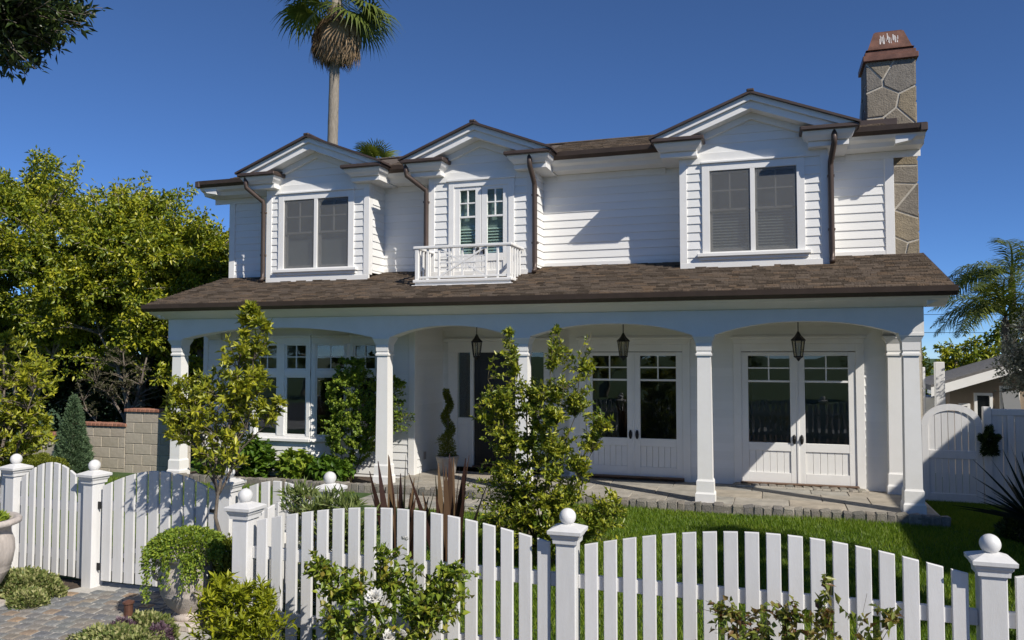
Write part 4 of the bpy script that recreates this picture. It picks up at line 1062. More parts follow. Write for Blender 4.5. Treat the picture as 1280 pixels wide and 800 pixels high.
# arched side gate and board fence on the right
sg = thing('side_gate', 'solid white board gate with a rounded top beside the corner column', 'gate', (2.06, 13.04, hz(2, 13)))
W = 0.79; N = 18
def sgtop(t): return 1.12 + 0.30 * math.sqrt(max(0, 1 - (2 * t - 1) ** 2)) if True else 0
k = 7
for i in range(k):
    a = 0.09 + (W - 0.18) * i / k; b = 0.09 + (W - 0.18) * (i + 1) / k
    tp = lambda x: sgtop(min(max(x / W, 0.02), 0.98)) - 0.07
    for z0, za, zb_ in ((0.16, 0.66, 0.66), (0.78, tp(a), tp(b))):
        m = MB().prism([(a + 0.004, 0.0, z0), (b - 0.004, 0.0, z0), (b - 0.004, 0.0, zb_), (a + 0.004, 0.0, za)], (0, 0.02, 0)); obj('board', m, FENCE, sg)
fr = MB(); fr.box(0, -0.022, 0.04, 0.09, 0.03, 1.15, 0.004).box(W - 0.09, -0.022, 0.04, W, 0.03, 1.15, 0.004).box(0.09, -0.021, 0.04, W - 0.09, 0.03, 0.16, 0.004).box(0.09, -0.021, 0.66, W - 0.09, 0.03, 0.78, 0.004)
for i in range(N):
    ta, tb = 0.5 - 0.5 * math.cos(math.pi * i / N), 0.5 - 0.5 * math.cos(math.pi * (i + 1) / N)
    c0 = (W / 2, 1.12); pts = []
    for t_, sc in ((ta, 1), (tb, 1), (tb, 0.77), (ta, 0.77)):
        zz = math.sqrt(max(0, 1 - (2 * t_ - 1) ** 2)); pts.append((W / 2 + (2 * t_ - 1) * W / 2 * sc, -0.0215, 1.15 + zz * 0.30 * (1 if sc == 1 else 0.70)))
    fr.prism(pts[::-1], (0, 0.051, 0))
obj('gate_frame', fr, FENCE, sg)
bp_ = thing('board_fence', 'short white board panel joining the side gate to the long fence', 'fence', (2.86, 13.05, 0.09))
boxpart('post', bp_, FENCE, 0.0, -0.05, 0, 0.10, 0.05, 1.42)
for k in range(4): boxpart('board', bp_, FENCE, 0.103 + k * 0.15, -0.012, 0.03, 0.247 + k * 0.15, 0.012, 1.30, 0.004)
boxpart('cap_rail', bp_, FENCE, 0.102, -0.04, 1.301, 0.70, 0.04, 1.39, 0.006)
boxpart('batten', bp_, FENCE, 0.30, -0.045, 0.0, 0.38, -0.0125, 1.30, 0.005)
bf = thing('board_fence', 'tall white board fence running towards the street past the yucca', 'fence', (3.62, 13.05, 0.09), R(-90))
x = 0.0
boxpart('post', bf, FENCE, -0.10, -0.05, 0, 0.0, 0.05, 1.45); 
while x < 6.0:
    boxpart('board', bf, FENCE, x + 0.003, -0.012, 0.03, x + 0.147, 0.012, 1.30, 0.004); x += 0.15
for a in (0.0, 2.0, 4.0): boxpart('cap_rail', bf, FENCE, a + 0.002, -0.035, 1.301, a + 1.998, 0.035, 1.40, 0.006)
for a in (1.35, 2.7, 4.05, 5.4): boxpart('batten', bf, FENCE, a, -0.045, 0.0, a + 0.09, -0.0125, 1.30, 0.005)
for x, y, h, w in ((2.84, 16.0, 2.13, 0.075), (2.62, 16.4, 2.03, 0.05)):
    tag(obj('pergola_post', MB().box(-w, -w, 0, w, w, h - hz(x, y), 0.008), FENCE, None, (x, y, hz(x, y))),
        'tall white post standing behind the arched side gate' if w > 0.06 else 'white post half hidden behind the corner column', 'post')

# concrete block wall with brick coping, stepping up to the house
bw = thing('block_wall', 'beige concrete block wall with stepped red brick coping', 'wall', (0, 0, 0))
WY = 11.9
core = MB()
for x0, x1, zt in ((-18.2, -13.6, 0.44), (-13.59, -12.6, 0.70), (-12.59, -11.45, 0.92), (-11.44, -10.12, 1.20)):
    core.box(x0, WY + 0.012, 0.0, x1, WY + 0.178, zt - 0.01)
    nrow = int(round((zt - 0.09) / 0.2)) + 1; z = zt; j = 0
    while z > 0.10:
        h = 0.19; x = x0 - (0.2 if j % 2 else 0)
        while x < x1 - 0.02:
            a = max(x, x0); b = min(x + 0.395, x1)
            if b - a > 0.06 and b > -14.6: boxpart('block', bw, BLOCK, a + 0.003, WY, z - h, b - 0.003, WY + 0.19, z - 0.004, 0.006)
            x += 0.4
        z -= 0.195; j += 1
    x = x0 - 0.02
    while x < x1 + 0.02:
        if x > -14.6: boxpart('brick', bw, BRICK, x + 0.003, WY - 0.03, zt + 0.002, x + 0.092, WY + 0.22, zt + 0.058 + rr.uniform(-.003, .003), 0.006)
        x += 0.1
obj('core', core, MORTAR, bw)

# ================================================================== POTS AND SMALL THINGS
def urn(label, loc, s, rz, handles_=True):
    t = thing('urn', label, 'urn', loc, rz); 
    prof = [(0.13, 0.0), (0.14, 0.01), (0.14, 0.05), (0.11, 0.06), (0.12, 0.08), (0.20, 0.16), (0.255, 0.26), (0.262, 0.27), (0.259, 0.285), (0.268, 0.295), (0.265, 0.31), (0.274, 0.32), (0.29, 0.42), (0.285, 0.50), (0.262, 0.56), (0.255, 0.60), (0.27, 0.62), (0.33, 0.645), (0.335, 0.67), (0.32, 0.69), (0.28, 0.685), (0.27, 0.62)]
    obj('body', MB().lathe([(r_ * s, z * s) for r_, z in prof], 0, 0, 40), URN, t, smooth=True)
    if handles_:
        for a in (0.0, math.pi):
            c_, n_ = math.cos(a), math.sin(a)
            pts = [(r_ * c_ * s, r_ * n_ * s, z * s) for r_, z in ((0.25, 0.60), (0.30, 0.59), (0.335, 0.54), (0.33, 0.48), (0.31, 0.44), (0.28, 0.42))]
            obj('handle', MB().tube(pts, 0.022 * s, 8), URN, t, smooth=True)
    return t
urn('large pinkish terracotta urn beside the left fence panel', (-6.88, 5.40, 0.0), 1.12, R(-20))
tag(obj('plinth', MB().box(-0.24, -0.24, 0, 0.24, 0.24, 0.06, 0.012), URN, None, (-6.88, 5.40, -0.058)), 'pale square slab under the large urn', 'plinth')
urn('pale terracotta urn with ringed belly overflowing with trailing plant', (-4.68, 5.58, 0.06), 0.80, R(40))
tag(obj('plinth', MB().box(-0.16, -0.16, 0, 0.16, 0.16, 0.06, 0.01), URN, None, (-4.68, 5.58, 0.0)), 'small stone slab under the ringed urn', 'plinth')
# entry pot
pt = thing('plant_pot', 'grey stone pot beside the black entry door', 'pot', (-5.38, 12.86, PF + 0.003))
obj('body', MB().lathe([(0.13, 0), (0.14, 0.01), (0.165, 0.12), (0.185, 0.24), (0.195, 0.25), (0.20, 0.28), (0.195, 0.31), (0.17, 0.31), (0.165, 0.26)], 0, 0, 28), POT, pt, smooth=True)
pl = thing('path_light', 'short brown copper path light among variegated ground cover', 'lamp', (-4.98, 5.25, 0))
obj('stem', MB().lathe([(0.035, -0.02), (0.035, 0.24), (0.045, 0.245), (0.045, 0.26), (0.004, 0.275)], 0, 0, 14), COPPER, pl)
tag(obj('outlet_box', MB().box(0, 0, 0, 0.015, 0.09, 0.13, 0.004), POT, None, (-5.853, 12.90, 0.42)), 'small grey outlet cover low on the entry side wall', 'outlet')

# ================================================================== PLANTS
rg2 = np.random.default_rng(99)
def V3(*a): return np.array(a, float)
# young citrus-like tree in front of the gate post
b = (-4.68, 5.93, 0.0)
plant('citrus_tree', 'slender young tree with yellow green leaves beside the gate post', 'tree', b,
      [(-4.80, 5.95, 1.72, 0.46, 0.36, 0.42), (-4.62, 5.95, 1.40, 0.30, 0.3, 0.2), (-4.46, 5.95, 2.15, 0.20, 0.2, 0.40, 0.035), (-4.36, 5.95, 2.55, 0.10, 0.1, 0.16, 0.012), (-4.24, 5.95, 2.42, 0.07, 0.08, 0.18, 0.008), (-4.15, 5.95, 1.78, 0.16, 0.12, 0.12, 0.010), (-5.10, 5.95, 1.80, 0.2, 0.2, 0.3, 0.02), (-4.36, 5.95, 2.0, 0.2, 0.12, 0.2, 0.014)],
      300, 20, 0.068, 0.026, LF['citrus'], BARK,
      [[b, (-4.69, 5.93, 0.5), (-4.68, 5.94, 1.0), (-4.62, 5.95, 1.4), (-4.5, 5.95, 1.9), (-4.36, 5.95, 2.62)], [(-4.68, 5.94, 1.0), (-4.8, 5.95, 1.35), (-4.95, 5.95, 1.9)],
       [(-4.68, 5.94, 1.05), (-4.66, 5.9, 1.5), (-4.7, 5.95, 2.05)], [(-4.65, 5.94, 1.2), (-4.4, 5.95, 1.6), (-4.24, 5.95, 2.45)], [(-4.68, 5.94, 1.0), (-4.5, 6.0, 1.4), (-4.06, 5.95, 1.82)], [(-4.7, 5.94, 1.1), (-5.0, 5.95, 1.5), (-5.25, 5.95, 1.75)]],
      seed=3, stem_r=0.021, tip_r=0.004, along=0.55, spread=0.75, whorl=True, dirup=0.35, fold=0.3)
# yellow-green tree over the left fence
b = (-8.95, 7.3, 0.0)
plant('citrus_tree', 'yellow green leafy tree behind the left end of the picket fence', 'tree', b,
      [(-8.95, 7.3, 1.95, 0.72, 0.6, 0.62), (-8.75, 7.3, 1.3, 0.6, 0.5, 0.4), (-9.2, 7.4, 1.2, 0.6, 0.5, 0.5)],
      420, 26, 0.075, 0.028, LF['citrus'], BARK, [[b, (-8.95, 7.3, 0.8), (-8.9, 7.3, 2.3)], [(-8.95, 7.3, 0.5), (-8.6, 7.3, 1.2), (-8.4, 7.3, 1.8)], [(-8.95, 7.3, 0.5), (-9.3, 7.4, 1.8)]],
      seed=5, stem_r=0.035, whorl=True, spread=0.75, dirup=0.35, along=0.6)
# tall upright shrub behind the fence
b = (-2.3, 8.0, 0.0)
tops = [(-2.66, 8.0, 2.50), (-2.1, 8.0, 2.52), (-1.76, 8.0, 2.48), (-3.0, 8.0, 1.75), (-2.4, 8.1, 2.1), (-1.6, 7.95, 1.5), (-2.85, 7.9, 2.0), (-2.0, 7.8, 1.9), (-1.5, 8, 0.75), (-2.75, 8.1, 1.5)]
plant('upright_shrub', 'tall open shrub with upright stems and glossy leaves growing in the lawn', 'shrub', b,
      [(-2.68, 8.0, 1.62, 0.36, 0.34, 0.42), (-2.05, 8.0, 1.55, 0.40, 0.35, 0.50), (-2.3, 8.0, 1.0, 0.58, 0.42, 0.5), (-2.66, 8.0, 2.22, 0.11, 0.12, 0.32, 0.012), (-2.12, 8.0, 2.25, 0.13, 0.12, 0.30, 0.014), (-1.78, 8.0, 2.2, 0.07, 0.1, 0.32, 0.005), (-2.35, 8.0, 1.75, 0.6, 0.3, 0.3, 0.05),
       (-2.35, 7.95, 0.55, 0.75, 0.45, 0.35, 0.11), (-1.62, 8.0, 0.62, 0.28, 0.3, 0.30, 0.03), (-2.9, 8.0, 0.75, 0.25, 0.3, 0.4, 0.03), (-1.66, 8.0, 1.5, 0.13, 0.15, 0.25, 0.012)],
      1050, 19, 0.056, 0.025, LF['shrub'], TWIG, [[b, ((b[0] * 0.6 + x * 0.4), (b[1] * .6 + y * .4), z * 0.5), (x, y, z)] for x, y, z in tops],
      seed=8, stem_r=0.016, tip_r=0.003, along=0.75, spread=0.8, stem_name='stems', leaf_name='foliage', shell=0.35, dirup=0.3)
# vine-like shrub by the second column
b = (-6.72, 11.9, 0.12)
plant('column_shrub', 'dense green shrub climbing between the bay window and the porch column', 'shrub', b,
      [(-6.75, 11.95, 1.6, 0.55, 0.28, 0.5), (-6.7, 11.9, 0.95, 0.62, 0.32, 0.5), (-6.72, 11.95, 2.02, 0.36, 0.25, 0.22), (-6.05, 12.15, 1.65, 0.28, 0.2, 0.3, 0.012), (-5.85, 12.2, 1.2, 0.18, 0.2, 0.3, 0.010), (-6.15, 11.7, 1.2, 0.12, 0.15, 0.3, 0.008)],
      620, 30, 0.050, 0.030, LF['vine'], TWIG, [[b, (-6.75, 11.95, 1.0), (-6.72, 11.95, 2.1)], [b, (-6.4, 11.9, 0.9), (-6.2, 12.0, 1.6), (-5.85, 12.15, 1.85)], [b, (-7.0, 11.9, 0.8), (-7.15, 11.95, 1.5)]],
      seed=12, stem_r=0.02, along=0.8, leaf_name='foliage', stem_name='stems', shell=0.45)
# broad-leaved perennials in the bed under the bay window
for i, (x, y, r, h, lab) in enumerate(((-8.55, 11.85, 0.42, 0.66, 'broad leaved green perennial under the left bay window'), (-7.7, 11.8, 0.38, 0.50, 'low broad leaved perennial under the bay window sill'), (-7.0, 11.72, 0.40, 0.42, 'low leafy perennial at the foot of the climbing shrub'), (-9.35, 11.8, 0.4, 0.45, 'leafy perennial beside the left corner column'))):
    b = (x, y, 0.12)
    plant('perennial', lab, 'plant', b, [(x, y, 0.12 + h * 0.5, r, 0.3, h * 0.55)], 130, 8, 0.11, 0.095, LF['lush' if i != 1 else 'vine'], TWIG, [[b, (x, y, 0.2), (x, y, 0.12 + h * 0.6)], [b, (x + r * .5, y, 0.12 + h * 0.5)], [b, (x - r * .5, y, 0.12 + h * 0.5)]],
          seed=40 + i, stem_r=0.012, along=0.5, upb=1.6, leaf_name='foliage', stem_name='stems', group='leafy perennials in the bed under the bay window', droop=0.25)
# spiral topiary in the entry pot
tp = thing('spiral_topiary', 'slim spiral clipped topiary standing in the grey stone pot', 'topiary', (-5.38, 12.86, PF + 0.27))
obj('trunk', MB().tube([(0, 0, 0), (0.01, 0, 0.5), (0, 0, 1.15)], [0.018, 0.014, 0.006], 6), BARK, tp)
P = []; D = []
for k in range(5200):
    t = rg2.random() ** 1.1; a = t * 6.283 * 2.6; rr_ = 0.17 * (1 - t) ** 0.7 * (1 if t > 0.25 else 1.0); 
    c_ = np.array([math.cos(a) * 0.07 * (1 - t * .6), math.sin(a) * 0.07 * (1 - t * .6), 0.02 + t * 1.15]) if t > 0.22 else np.array([0, 0, 0.02 + t * 1.15])
    q = unit(rg2.normal(size=3)); P.append(c_ + q * np.array([1, 1, 0.6]) * (0.05 + (0.11 if t < 0.3 else 0.05) * (1 - t)) * rg2.random() ** 0.4); D.append(q + [0, 0, 0.5])
place('foliage', leaves_mesh('foliage', rg2, np.array(P), np.array(D), 0.035, 0.014), LF['hedge'], tp)

# juniper cone, round clipped hedge
def cloud(name, label, cat, base, fn, n, L, W, mat, seed, upb=0.4, dirup=0.6, group=None, stem=None):
    """dense clipped plant: leaves through a volume; fn(rg,n)->points, outward directions"""
    rg_ = np.random.default_rng(seed); t = thing(name, label, cat, base, 0, group)
    P, D = fn(rg_, n)
    place('foliage', leaves_mesh('foliage', rg_, P, D + rg_.normal(size=P.shape) * 0.5 + [0, 0, dirup], L, W, upb), mat, t)
    mb = MB()
    for pts, r_ in (stem or [([(0, 0, -0.02), (0, 0, 0.1)], 0.03)]): mb.tube(pts, [r_ * (1 - 0.6 * k / (len(pts) - 1)) for k in range(len(pts))], 6)
    obj('stem', mb, BARK, t)
    return t
def cone_fn(h, r):
    def f(rg_, n):
        t = 1 - np.sqrt(rg_.random(n)); a = rg_.random(n) * 6.283
        prof = np.minimum(1, t / 0.12 + 0.65) * (1 - t) ** 0.75 * r * (0.82 + 0.18 * np.sin(a * 5 + t * 20) * np.sin(t * 31 + a * 2))
        q = prof * (0.55 + 0.45 * rg_.random(n) ** 0.4)
        P = np.stack([np.cos(a) * q, np.sin(a) * q, 0.03 + t * h], 1); D = np.stack([np.cos(a), np.sin(a), 0 * a + 0.6], 1); return P, D
    return f
cloud('juniper', 'conical blue green juniper in front of the block wall', 'shrub', (-12.1, 11.35, 0.09), cone_fn(1.42, 0.40), 15000, 0.06, 0.015, LF['juniper'], 61, stem=[([(0, 0, -0.02), (0, 0, 1.1)], 0.05)])
def dome_fn(rx, ry, rz_, shell=0.75):
    def f(rg_, n):
        d = unit(rg_.normal(size=(n, 3))); d[:, 2] = np.abs(d[:, 2])
        q = (shell + (1 - shell) * rg_.random(n)) * (0.92 + 0.08 * np.sin(d[:, 0] * 9) * np.sin(d[:, 1] * 8 + 1))
        return d * q[:, None] * [rx, ry, rz_], d
    return f
cloud('clipped_hedge', 'low rounded clipped hedge beside the conical juniper', 'hedge', (-12.25, 10.75, 0.08), dome_fn(0.68, 0.5, 0.47), 15000, 0.035, 0.018, LF['hedge'], 62)
cloud('boxwood', 'dark clipped shrub between the ringed urn and the fence post', 'shrub', (-4.30, 5.72, 0.0), dome_fn(0.28, 0.26, 0.80), 11000, 0.028, 0.014, LF['hedge'], 63)
cloud('ground_cover', 'low variegated ground cover at the foot of the left fence', 'plant', (-6.72, 5.82, 0.0), dome_fn(0.48, 0.22, 0.24, 0.6), 5200, 0.035, 0.02, LF['varieg'], 64)
cloud('ground_cover', 'pale variegated ground cover beside the large urn', 'plant', (-6.38, 5.55, 0.0), dome_fn(0.20, 0.15, 0.16, 0.6), 1900, 0.032, 0.02, LF['varieg'], 65)
cloud('ground_cover', 'yellowish variegated ground cover below the ringed urn', 'plant', (-4.78, 5.25, 0.0), dome_fn(0.30, 0.16, 0.20, 0.6), 2600, 0.034, 0.021, LF['varieg'], 66)
cloud('ground_cover', 'variegated ground cover round the copper path light', 'plant', (-4.75, 4.95, 0.0), dome_fn(0.52, 0.20, 0.18, 0.6), 4200, 0.034, 0.021, LF['varieg'], 67)
cloud('ground_cover', 'mauve leaved ground cover beside the copper path light', 'plant', (-4.90, 5.12, 0.02), dome_fn(0.16, 0.10, 0.16, 0.6), 900, 0.034, 0.02, LF['mauve'], 68)
cloud('ground_cover', 'purplish leaved ground cover among the variegated plants', 'plant', (-4.52, 5.08, 0.02), dome_fn(0.12, 0.10, 0.17, 0.6), 700, 0.034, 0.02, LF['mauve'], 69)

# trailing plant in the ringed urn, tiny white flowers
def trailing(rg_, n):
    m = int(n * 0.62); d = unit(rg_.normal(size=(m, 3))); d[:, 2] = np.abs(d[:, 2])
    q = 0.7 + 0.3 * rg_.random(m); P = d * q[:, None] * [0.36, 0.30, 0.20]; D = d.copy()
    ns = 70; a = rg_.random(ns) * 6.283; ln = rg_.uniform(0.08, 0.34, ns) * (1.15 + 0.35 * np.cos(a - 3.4)); rad = rg_.uniform(0.27, 0.37, ns)
    k = rg_.integers(0, ns, n - m); t = rg_.random(n - m)
    S = np.stack([np.cos(a[k]) * rad[k], np.sin(a[k]) * rad[k] * 0.85, 0.06 - t * ln[k]], 1) + rg_.normal(size=(n - m, 3)) * 0.012
    return np.concatenate([P, S]), np.concatenate([D, np.stack([np.cos(a[k]), np.sin(a[k]), 0 * t - 0.8], 1)])
tr = cloud('trailing_plant', 'trailing plant with tiny white flowers spilling over the ringed urn', 'plant', (-4.68, 5.58, 0.60), trailing, 9500, 0.026, 0.016, LF['vine'], 70, dirup=0.0)
P, D = trailing(rg2, 130); place('flowers', leaves_mesh('flowers', rg2, P * 1.05, D, 0.016, 0.016), LF['petal'], tr)
P, D = dome_fn(0.30, 0.30, 0.07)(rg2, 900)
cloud('urn_planting', 'low greenery growing in the large urn', 'plant', (-6.88, 5.40, 0.72), dome_fn(0.30, 0.30, 0.10), 2200, 0.045, 0.018, LF['vine'], 71)

# bronze flax behind the fence
def straps(name, label, cat, base, n, L, W, mat, seed, tilt=(0.05, 0.45), bend=0.06, segs=5, r0=0.08, group=None, lv=0.4, az=None):
    rg_ = np.random.default_rng(seed); t = thing(name, label, cat, base, 0, group)
    for i in range(n):                                     # every strap leaf can be told apart
        a = rg_.random() * 6.283 if az is None else rg_.uniform(*az); tl = rg_.uniform(*tilt)
        d = np.array([[math.cos(a) * math.sin(tl), math.sin(a) * math.sin(tl), math.cos(tl)]])
        me = blades_mesh('leaf', rg_, np.array([[math.cos(a) * r0 * rg_.random(), math.sin(a) * r0 * rg_.random(), 0]]), d, np.array([L * (1 - lv * rg_.random())]), np.array([W]), np.array([bend * rg_.random() * 2]), segs)
        place('leaf', me, mat, t)
    return t
for i, (x, y, lab) in enumerate(((-3.45, 7.1, 'bronze flax with sword leaves nearest the corner post'), (-3.02, 7.25, 'bronze flax with sword leaves next to the tall shrub'))):
    straps('flax', lab, 'flax', (x, y, hz(x, y)), 22, 1.32, 0.15, LF['flax'], 80 + i, (0.03, 0.30), 0.03)
straps('yucca', 'dark spiky yucca in the bed beside the board fence', 'yucca', (2.86, 10.6, 0.34), 64, 0.95, 0.055, LF['yucca'], 83, (0.15, 1.5), 0.05, 4)
cloud('bed_plant', 'dark low plant at the foot of the yucca', 'plant', (2.78, 10.9, 0.06), dome_fn(0.28, 0.4, 0.34), 2500, 0.05, 0.025, LF['dark'], 84)
straps('blue_grass', 'tuft of blue grey grass at the foot of the rose fence', 'grass', (-2.98, 4.75, 0.0), 60, 0.42, 0.012, LF['bluegrass'], 85, (0.05, 0.6), 0.2, 4, 0.1)

# narrow-leaved shrub inside the fence corner
b = (-3.55, 5.85, 0.0)
plant('narrow_leaf_shrub', 'pale green narrow leaved shrub behind the fence corner', 'shrub', b,
      [(-3.62, 5.8, 0.94, 0.34, 0.22, 0.26), (-3.30, 5.75, 0.90, 0.34, 0.22, 0.22), (-3.4, 5.8, 0.45, 0.4, 0.25, 0.3)], 150, 16, 0.105, 0.018, LF['willow'], TWIG,
      [[b, (-3.6, 5.82, 0.5), (-3.65, 5.8, 1.05)], [b, (-3.4, 5.82, 0.5), (-3.25, 5.78, 0.95)]], seed=90, stem_r=0.012, along=0.8, leaf_name='foliage', stem_name='stems', spread=0.65, dirup=0.5, upb=0.2, fold=0.1)
# lime shrub at the fence's left end
b = (-3.55, 4.75, 0.0)
plant('lime_shrub', 'bright yellow green narrow leaved shrub below the fence end post', 'shrub', b,
      [(-3.55, 4.72, 0.40, 0.42, 0.3, 0.32), (-3.72, 4.75, 0.56, 0.12, 0.12, 0.14, 0.006), (-3.4, 4.75, 0.56, 0.14, 0.12, 0.14, 0.007), (-3.35, 4.75, 0.3, 0.3, 0.2, 0.25)], 240, 18, 0.065, 0.017, LF['lime'], TWIG,
      [[b, (-3.6, 4.75, 0.3), (-3.7, 4.75, 0.6)], [b, (-3.45, 4.75, 0.3), (-3.35, 4.75, 0.62)], [b, (-3.5, 4.7, 0.3), (-3.55, 4.7, 0.55)]], seed=91, stem_r=0.008, tip_r=0.002, along=0.85, leaf_name='foliage', stem_name='stems', dirup=0.5, spread=0.75)

# roses along the fence
def rose_flower(name_parent, loc, s, seed, mat=LF['petal']):
    rg_ = np.random.default_rng(seed); P = []; D = []; Ls = []
    for k in range(34):
        t = k / 34; a = k * 2.399; el = 1.35 - 1.25 * t
        d = np.array([math.cos(a) * math.cos(el), math.sin(a) * math.cos(el), math.sin(el)]); P.append(d * 0.1 * s * t); D.append(d); Ls.append(s * (0.55 + 0.45 * t))
    V, F = leaf_geo(np.array(P), np.array(D), unit(np.array([[0, 0, 1.0]]) - np.array(D) * 0.5), np.array(Ls), np.array(Ls) * 0.95, -0.25, -0.18)
    o = place('rose_flower', mesh_np('rose_flower', V, F, np.repeat(rg_.random(34), 4)), mat, name_parent, loc)
    return o
def rose_bush(label, base, canes, env, ntips, nl, mat, seed, flowers):
    t = plant('rose_bush', label, 'rose bush', base, env, ntips, nl, 0.050, 0.032, mat, TWIG, canes, seed=seed, stem_r=0.008, tip_r=0.0022, along=0.8, leaf_name='foliage', stem_name='canes', upb=0.9, spread=0.8, dirup=0.1, shell=0.4, droop=0.2)
    for i, (p, s) in enumerate(flowers): o = rose_flower(t, tuple(np.array(p) - np.array(base)), s, seed + i); o.rotation_euler = (R(35), R(10), i)
    return t
b = (-2.45, 4.85, 0.0)
rose_bush('leafy rose bush with white roses against the fence, nearest the lime shrub', b, [[b, (-2.7, 4.85, 0.4), (-3.0, 4.87, 0.85)], [b, (-2.5, 4.8, 0.5), (-2.45, 4.85, 1.0)], [b, (-2.2, 4.82, 0.5), (-1.95, 4.87, 0.9)], [b, (-2.3, 4.75, 0.4), (-2.15, 4.8, 0.8)], [b, (-2.75, 4.8, 0.3), (-2.8, 4.82, 0.75)]],
          [(-2.45, 4.82, 0.46, 0.62, 0.24, 0.32), (-2.98, 4.87, 0.76, 0.16, 0.1, 0.16, 0.010), (-2.75, 4.85, 0.74, 0.14, 0.1, 0.12, 0.006), (-2.42, 4.86, 0.86, 0.16, 0.1, 0.18, 0.009), (-1.98, 4.87, 0.78, 0.17, 0.1, 0.16, 0.011), (-2.15, 4.86, 0.66, 0.25, 0.12, 0.18, 0.014)], 360, 12, LF['rose'], 101,
          [((-2.43, 4.62, 0.71), 0.062), ((-2.33, 4.62, 0.47), 0.055), ((-2.24, 4.62, 0.50), 0.04), ((-2.36, 4.9, 1.02), 0.03)])
b = (0.2, 4.82, 0.0)
rose_bush('young rose bush with reddish new shoots along the fence', b, [[b, (0.0, 4.8, 0.4), (-0.3, 4.85, 0.82)], [b, (0.2, 4.8, 0.5), (0.3, 4.86, 1.02)], [b, (0.4, 4.8, 0.45), (0.62, 4.87, 0.86)], [b, (0.1, 4.78, 0.4), (0.05, 4.84, 0.86)], [b, (0.3, 4.78, 0.4), (0.48, 4.87, 0.93)]],
          [(0.12, 4.82, 0.52, 0.62, 0.2, 0.27), (-0.28, 4.85, 0.76, 0.18, 0.08, 0.08, 0.005), (0.06, 4.85, 0.78, 0.16, 0.08, 0.10, 0.005), (0.28, 4.87, 0.90, 0.07, 0.06, 0.17, 0.003), (0.58, 4.87, 0.78, 0.12, 0.06, 0.10, 0.003)], 240, 8, LF['rosered'], 104, [])

# big evergreen trees behind the block wall
def ball_fn(rx, ry, rz_):
    def f(rg_, n):
        d = unit(rg_.normal(size=(n, 3))); return d * (0.55 + 0.45 * rg_.random((n, 1))) * [rx, ry, rz_] * (0.8 + 0.3 * np.sin(d[:, 2:3] * 7)), d
    return f
def clumps(env, n, r0, r1, seed):
    rg_ = np.random.default_rng(seed); c, d = sample_env(rg_, env, n, 0.75)
    return [(*p, q, q, q * 0.75, q ** 2) for p, q in zip(c, rg_.uniform(r0, r1, n))]
def ficus(label, x, y, env, ntips, seed, stems, mat=LF['ficus'], nleaf=85, L=0.105, group=None, bark=BARKP, sr=0.16):
    z0 = hz(x, y)
    env = clumps(env, 130, 0.42, 0.85, seed + 7); ntips = int(ntips * 1.3)
    return plant('evergreen_tree', label, 'tree', (x, y, z0), env, ntips, nleaf, L, L * 0.5, mat, bark, [[(x, y, z0 - 0.05)] + s for s in stems], seed=seed, stem_r=sr, tip_r=0.012, along=0.5, spread=0.95, shell=0.55, twig_every=2, jitter=0.13, group=group, upb=0.5, dirup=-0.15, droop=0.2)
ficus('tall dense evergreen tree behind the block wall, tallest of the row', -17.6, 15.2, [(-17.6, 15.2, 5.3, 2.3, 2.0, 2.0), (-16.2, 14.6, 4.2, 1.8, 1.5, 1.7), (-18.6, 14.6, 3.6, 2.0, 1.5, 1.6)], 620, 111, [[(-17.4, 15.2, 1.5), (-17.3, 15.1, 5.5)], [(-17.2, 15.1, 1.4), (-16.2, 14.8, 4)], [(-18, 15.1, 1.4), (-18.6, 14.8, 3.8)]])
ficus('dense evergreen tree with pale trunks, middle of the row behind the block wall', -14.2, 15.2, [(-14.6, 15.2, 4.7, 1.9, 1.7, 1.55), (-13.3, 14.9, 4.5, 1.5, 1.5, 1.45), (-14.9, 14.4, 3.2, 1.6, 1.2, 1.2), (-13.2, 14.2, 3.1, 1.0, 0.9, 1.1)], 620, 112, [[(-14.0, 15.0, 1.3), (-14.5, 15, 4.6)], [(-13.9, 14.9, 1.2), (-13.2, 14.9, 4)], [(-14.3, 14.9, 1.2), (-15.0, 14.6, 3.4)]])
ficus('evergreen tree with leaning pale trunks beside the house corner', -12.2, 15.0, [(-12.5, 15.2, 3.9, 1.3, 1.3, 1.35), (-12.4, 14.5, 2.7, 1.0, 0.9, 0.9), (-11.9, 15.6, 4.0, 0.7, 0.9, 0.9)], 400, 113, [[(-11.8, 14.6, 1.2), (-12.2, 14.8, 2.4), (-12.5, 15, 4.2)], [(-12.5, 14.6, 1.2), (-13.0, 14.7, 2.6)], [(-12.0, 14.9, 1.3), (-11.8, 15.2, 3.6)]])
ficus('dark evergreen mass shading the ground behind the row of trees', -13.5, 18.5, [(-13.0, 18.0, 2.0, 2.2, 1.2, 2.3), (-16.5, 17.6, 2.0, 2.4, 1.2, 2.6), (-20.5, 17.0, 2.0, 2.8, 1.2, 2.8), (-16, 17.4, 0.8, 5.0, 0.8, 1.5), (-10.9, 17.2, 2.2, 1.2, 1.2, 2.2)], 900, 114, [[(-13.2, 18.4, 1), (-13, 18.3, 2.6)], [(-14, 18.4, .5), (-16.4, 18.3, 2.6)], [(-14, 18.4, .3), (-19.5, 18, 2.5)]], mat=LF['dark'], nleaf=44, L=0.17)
b = (-12.55, 13.0, 0.09)
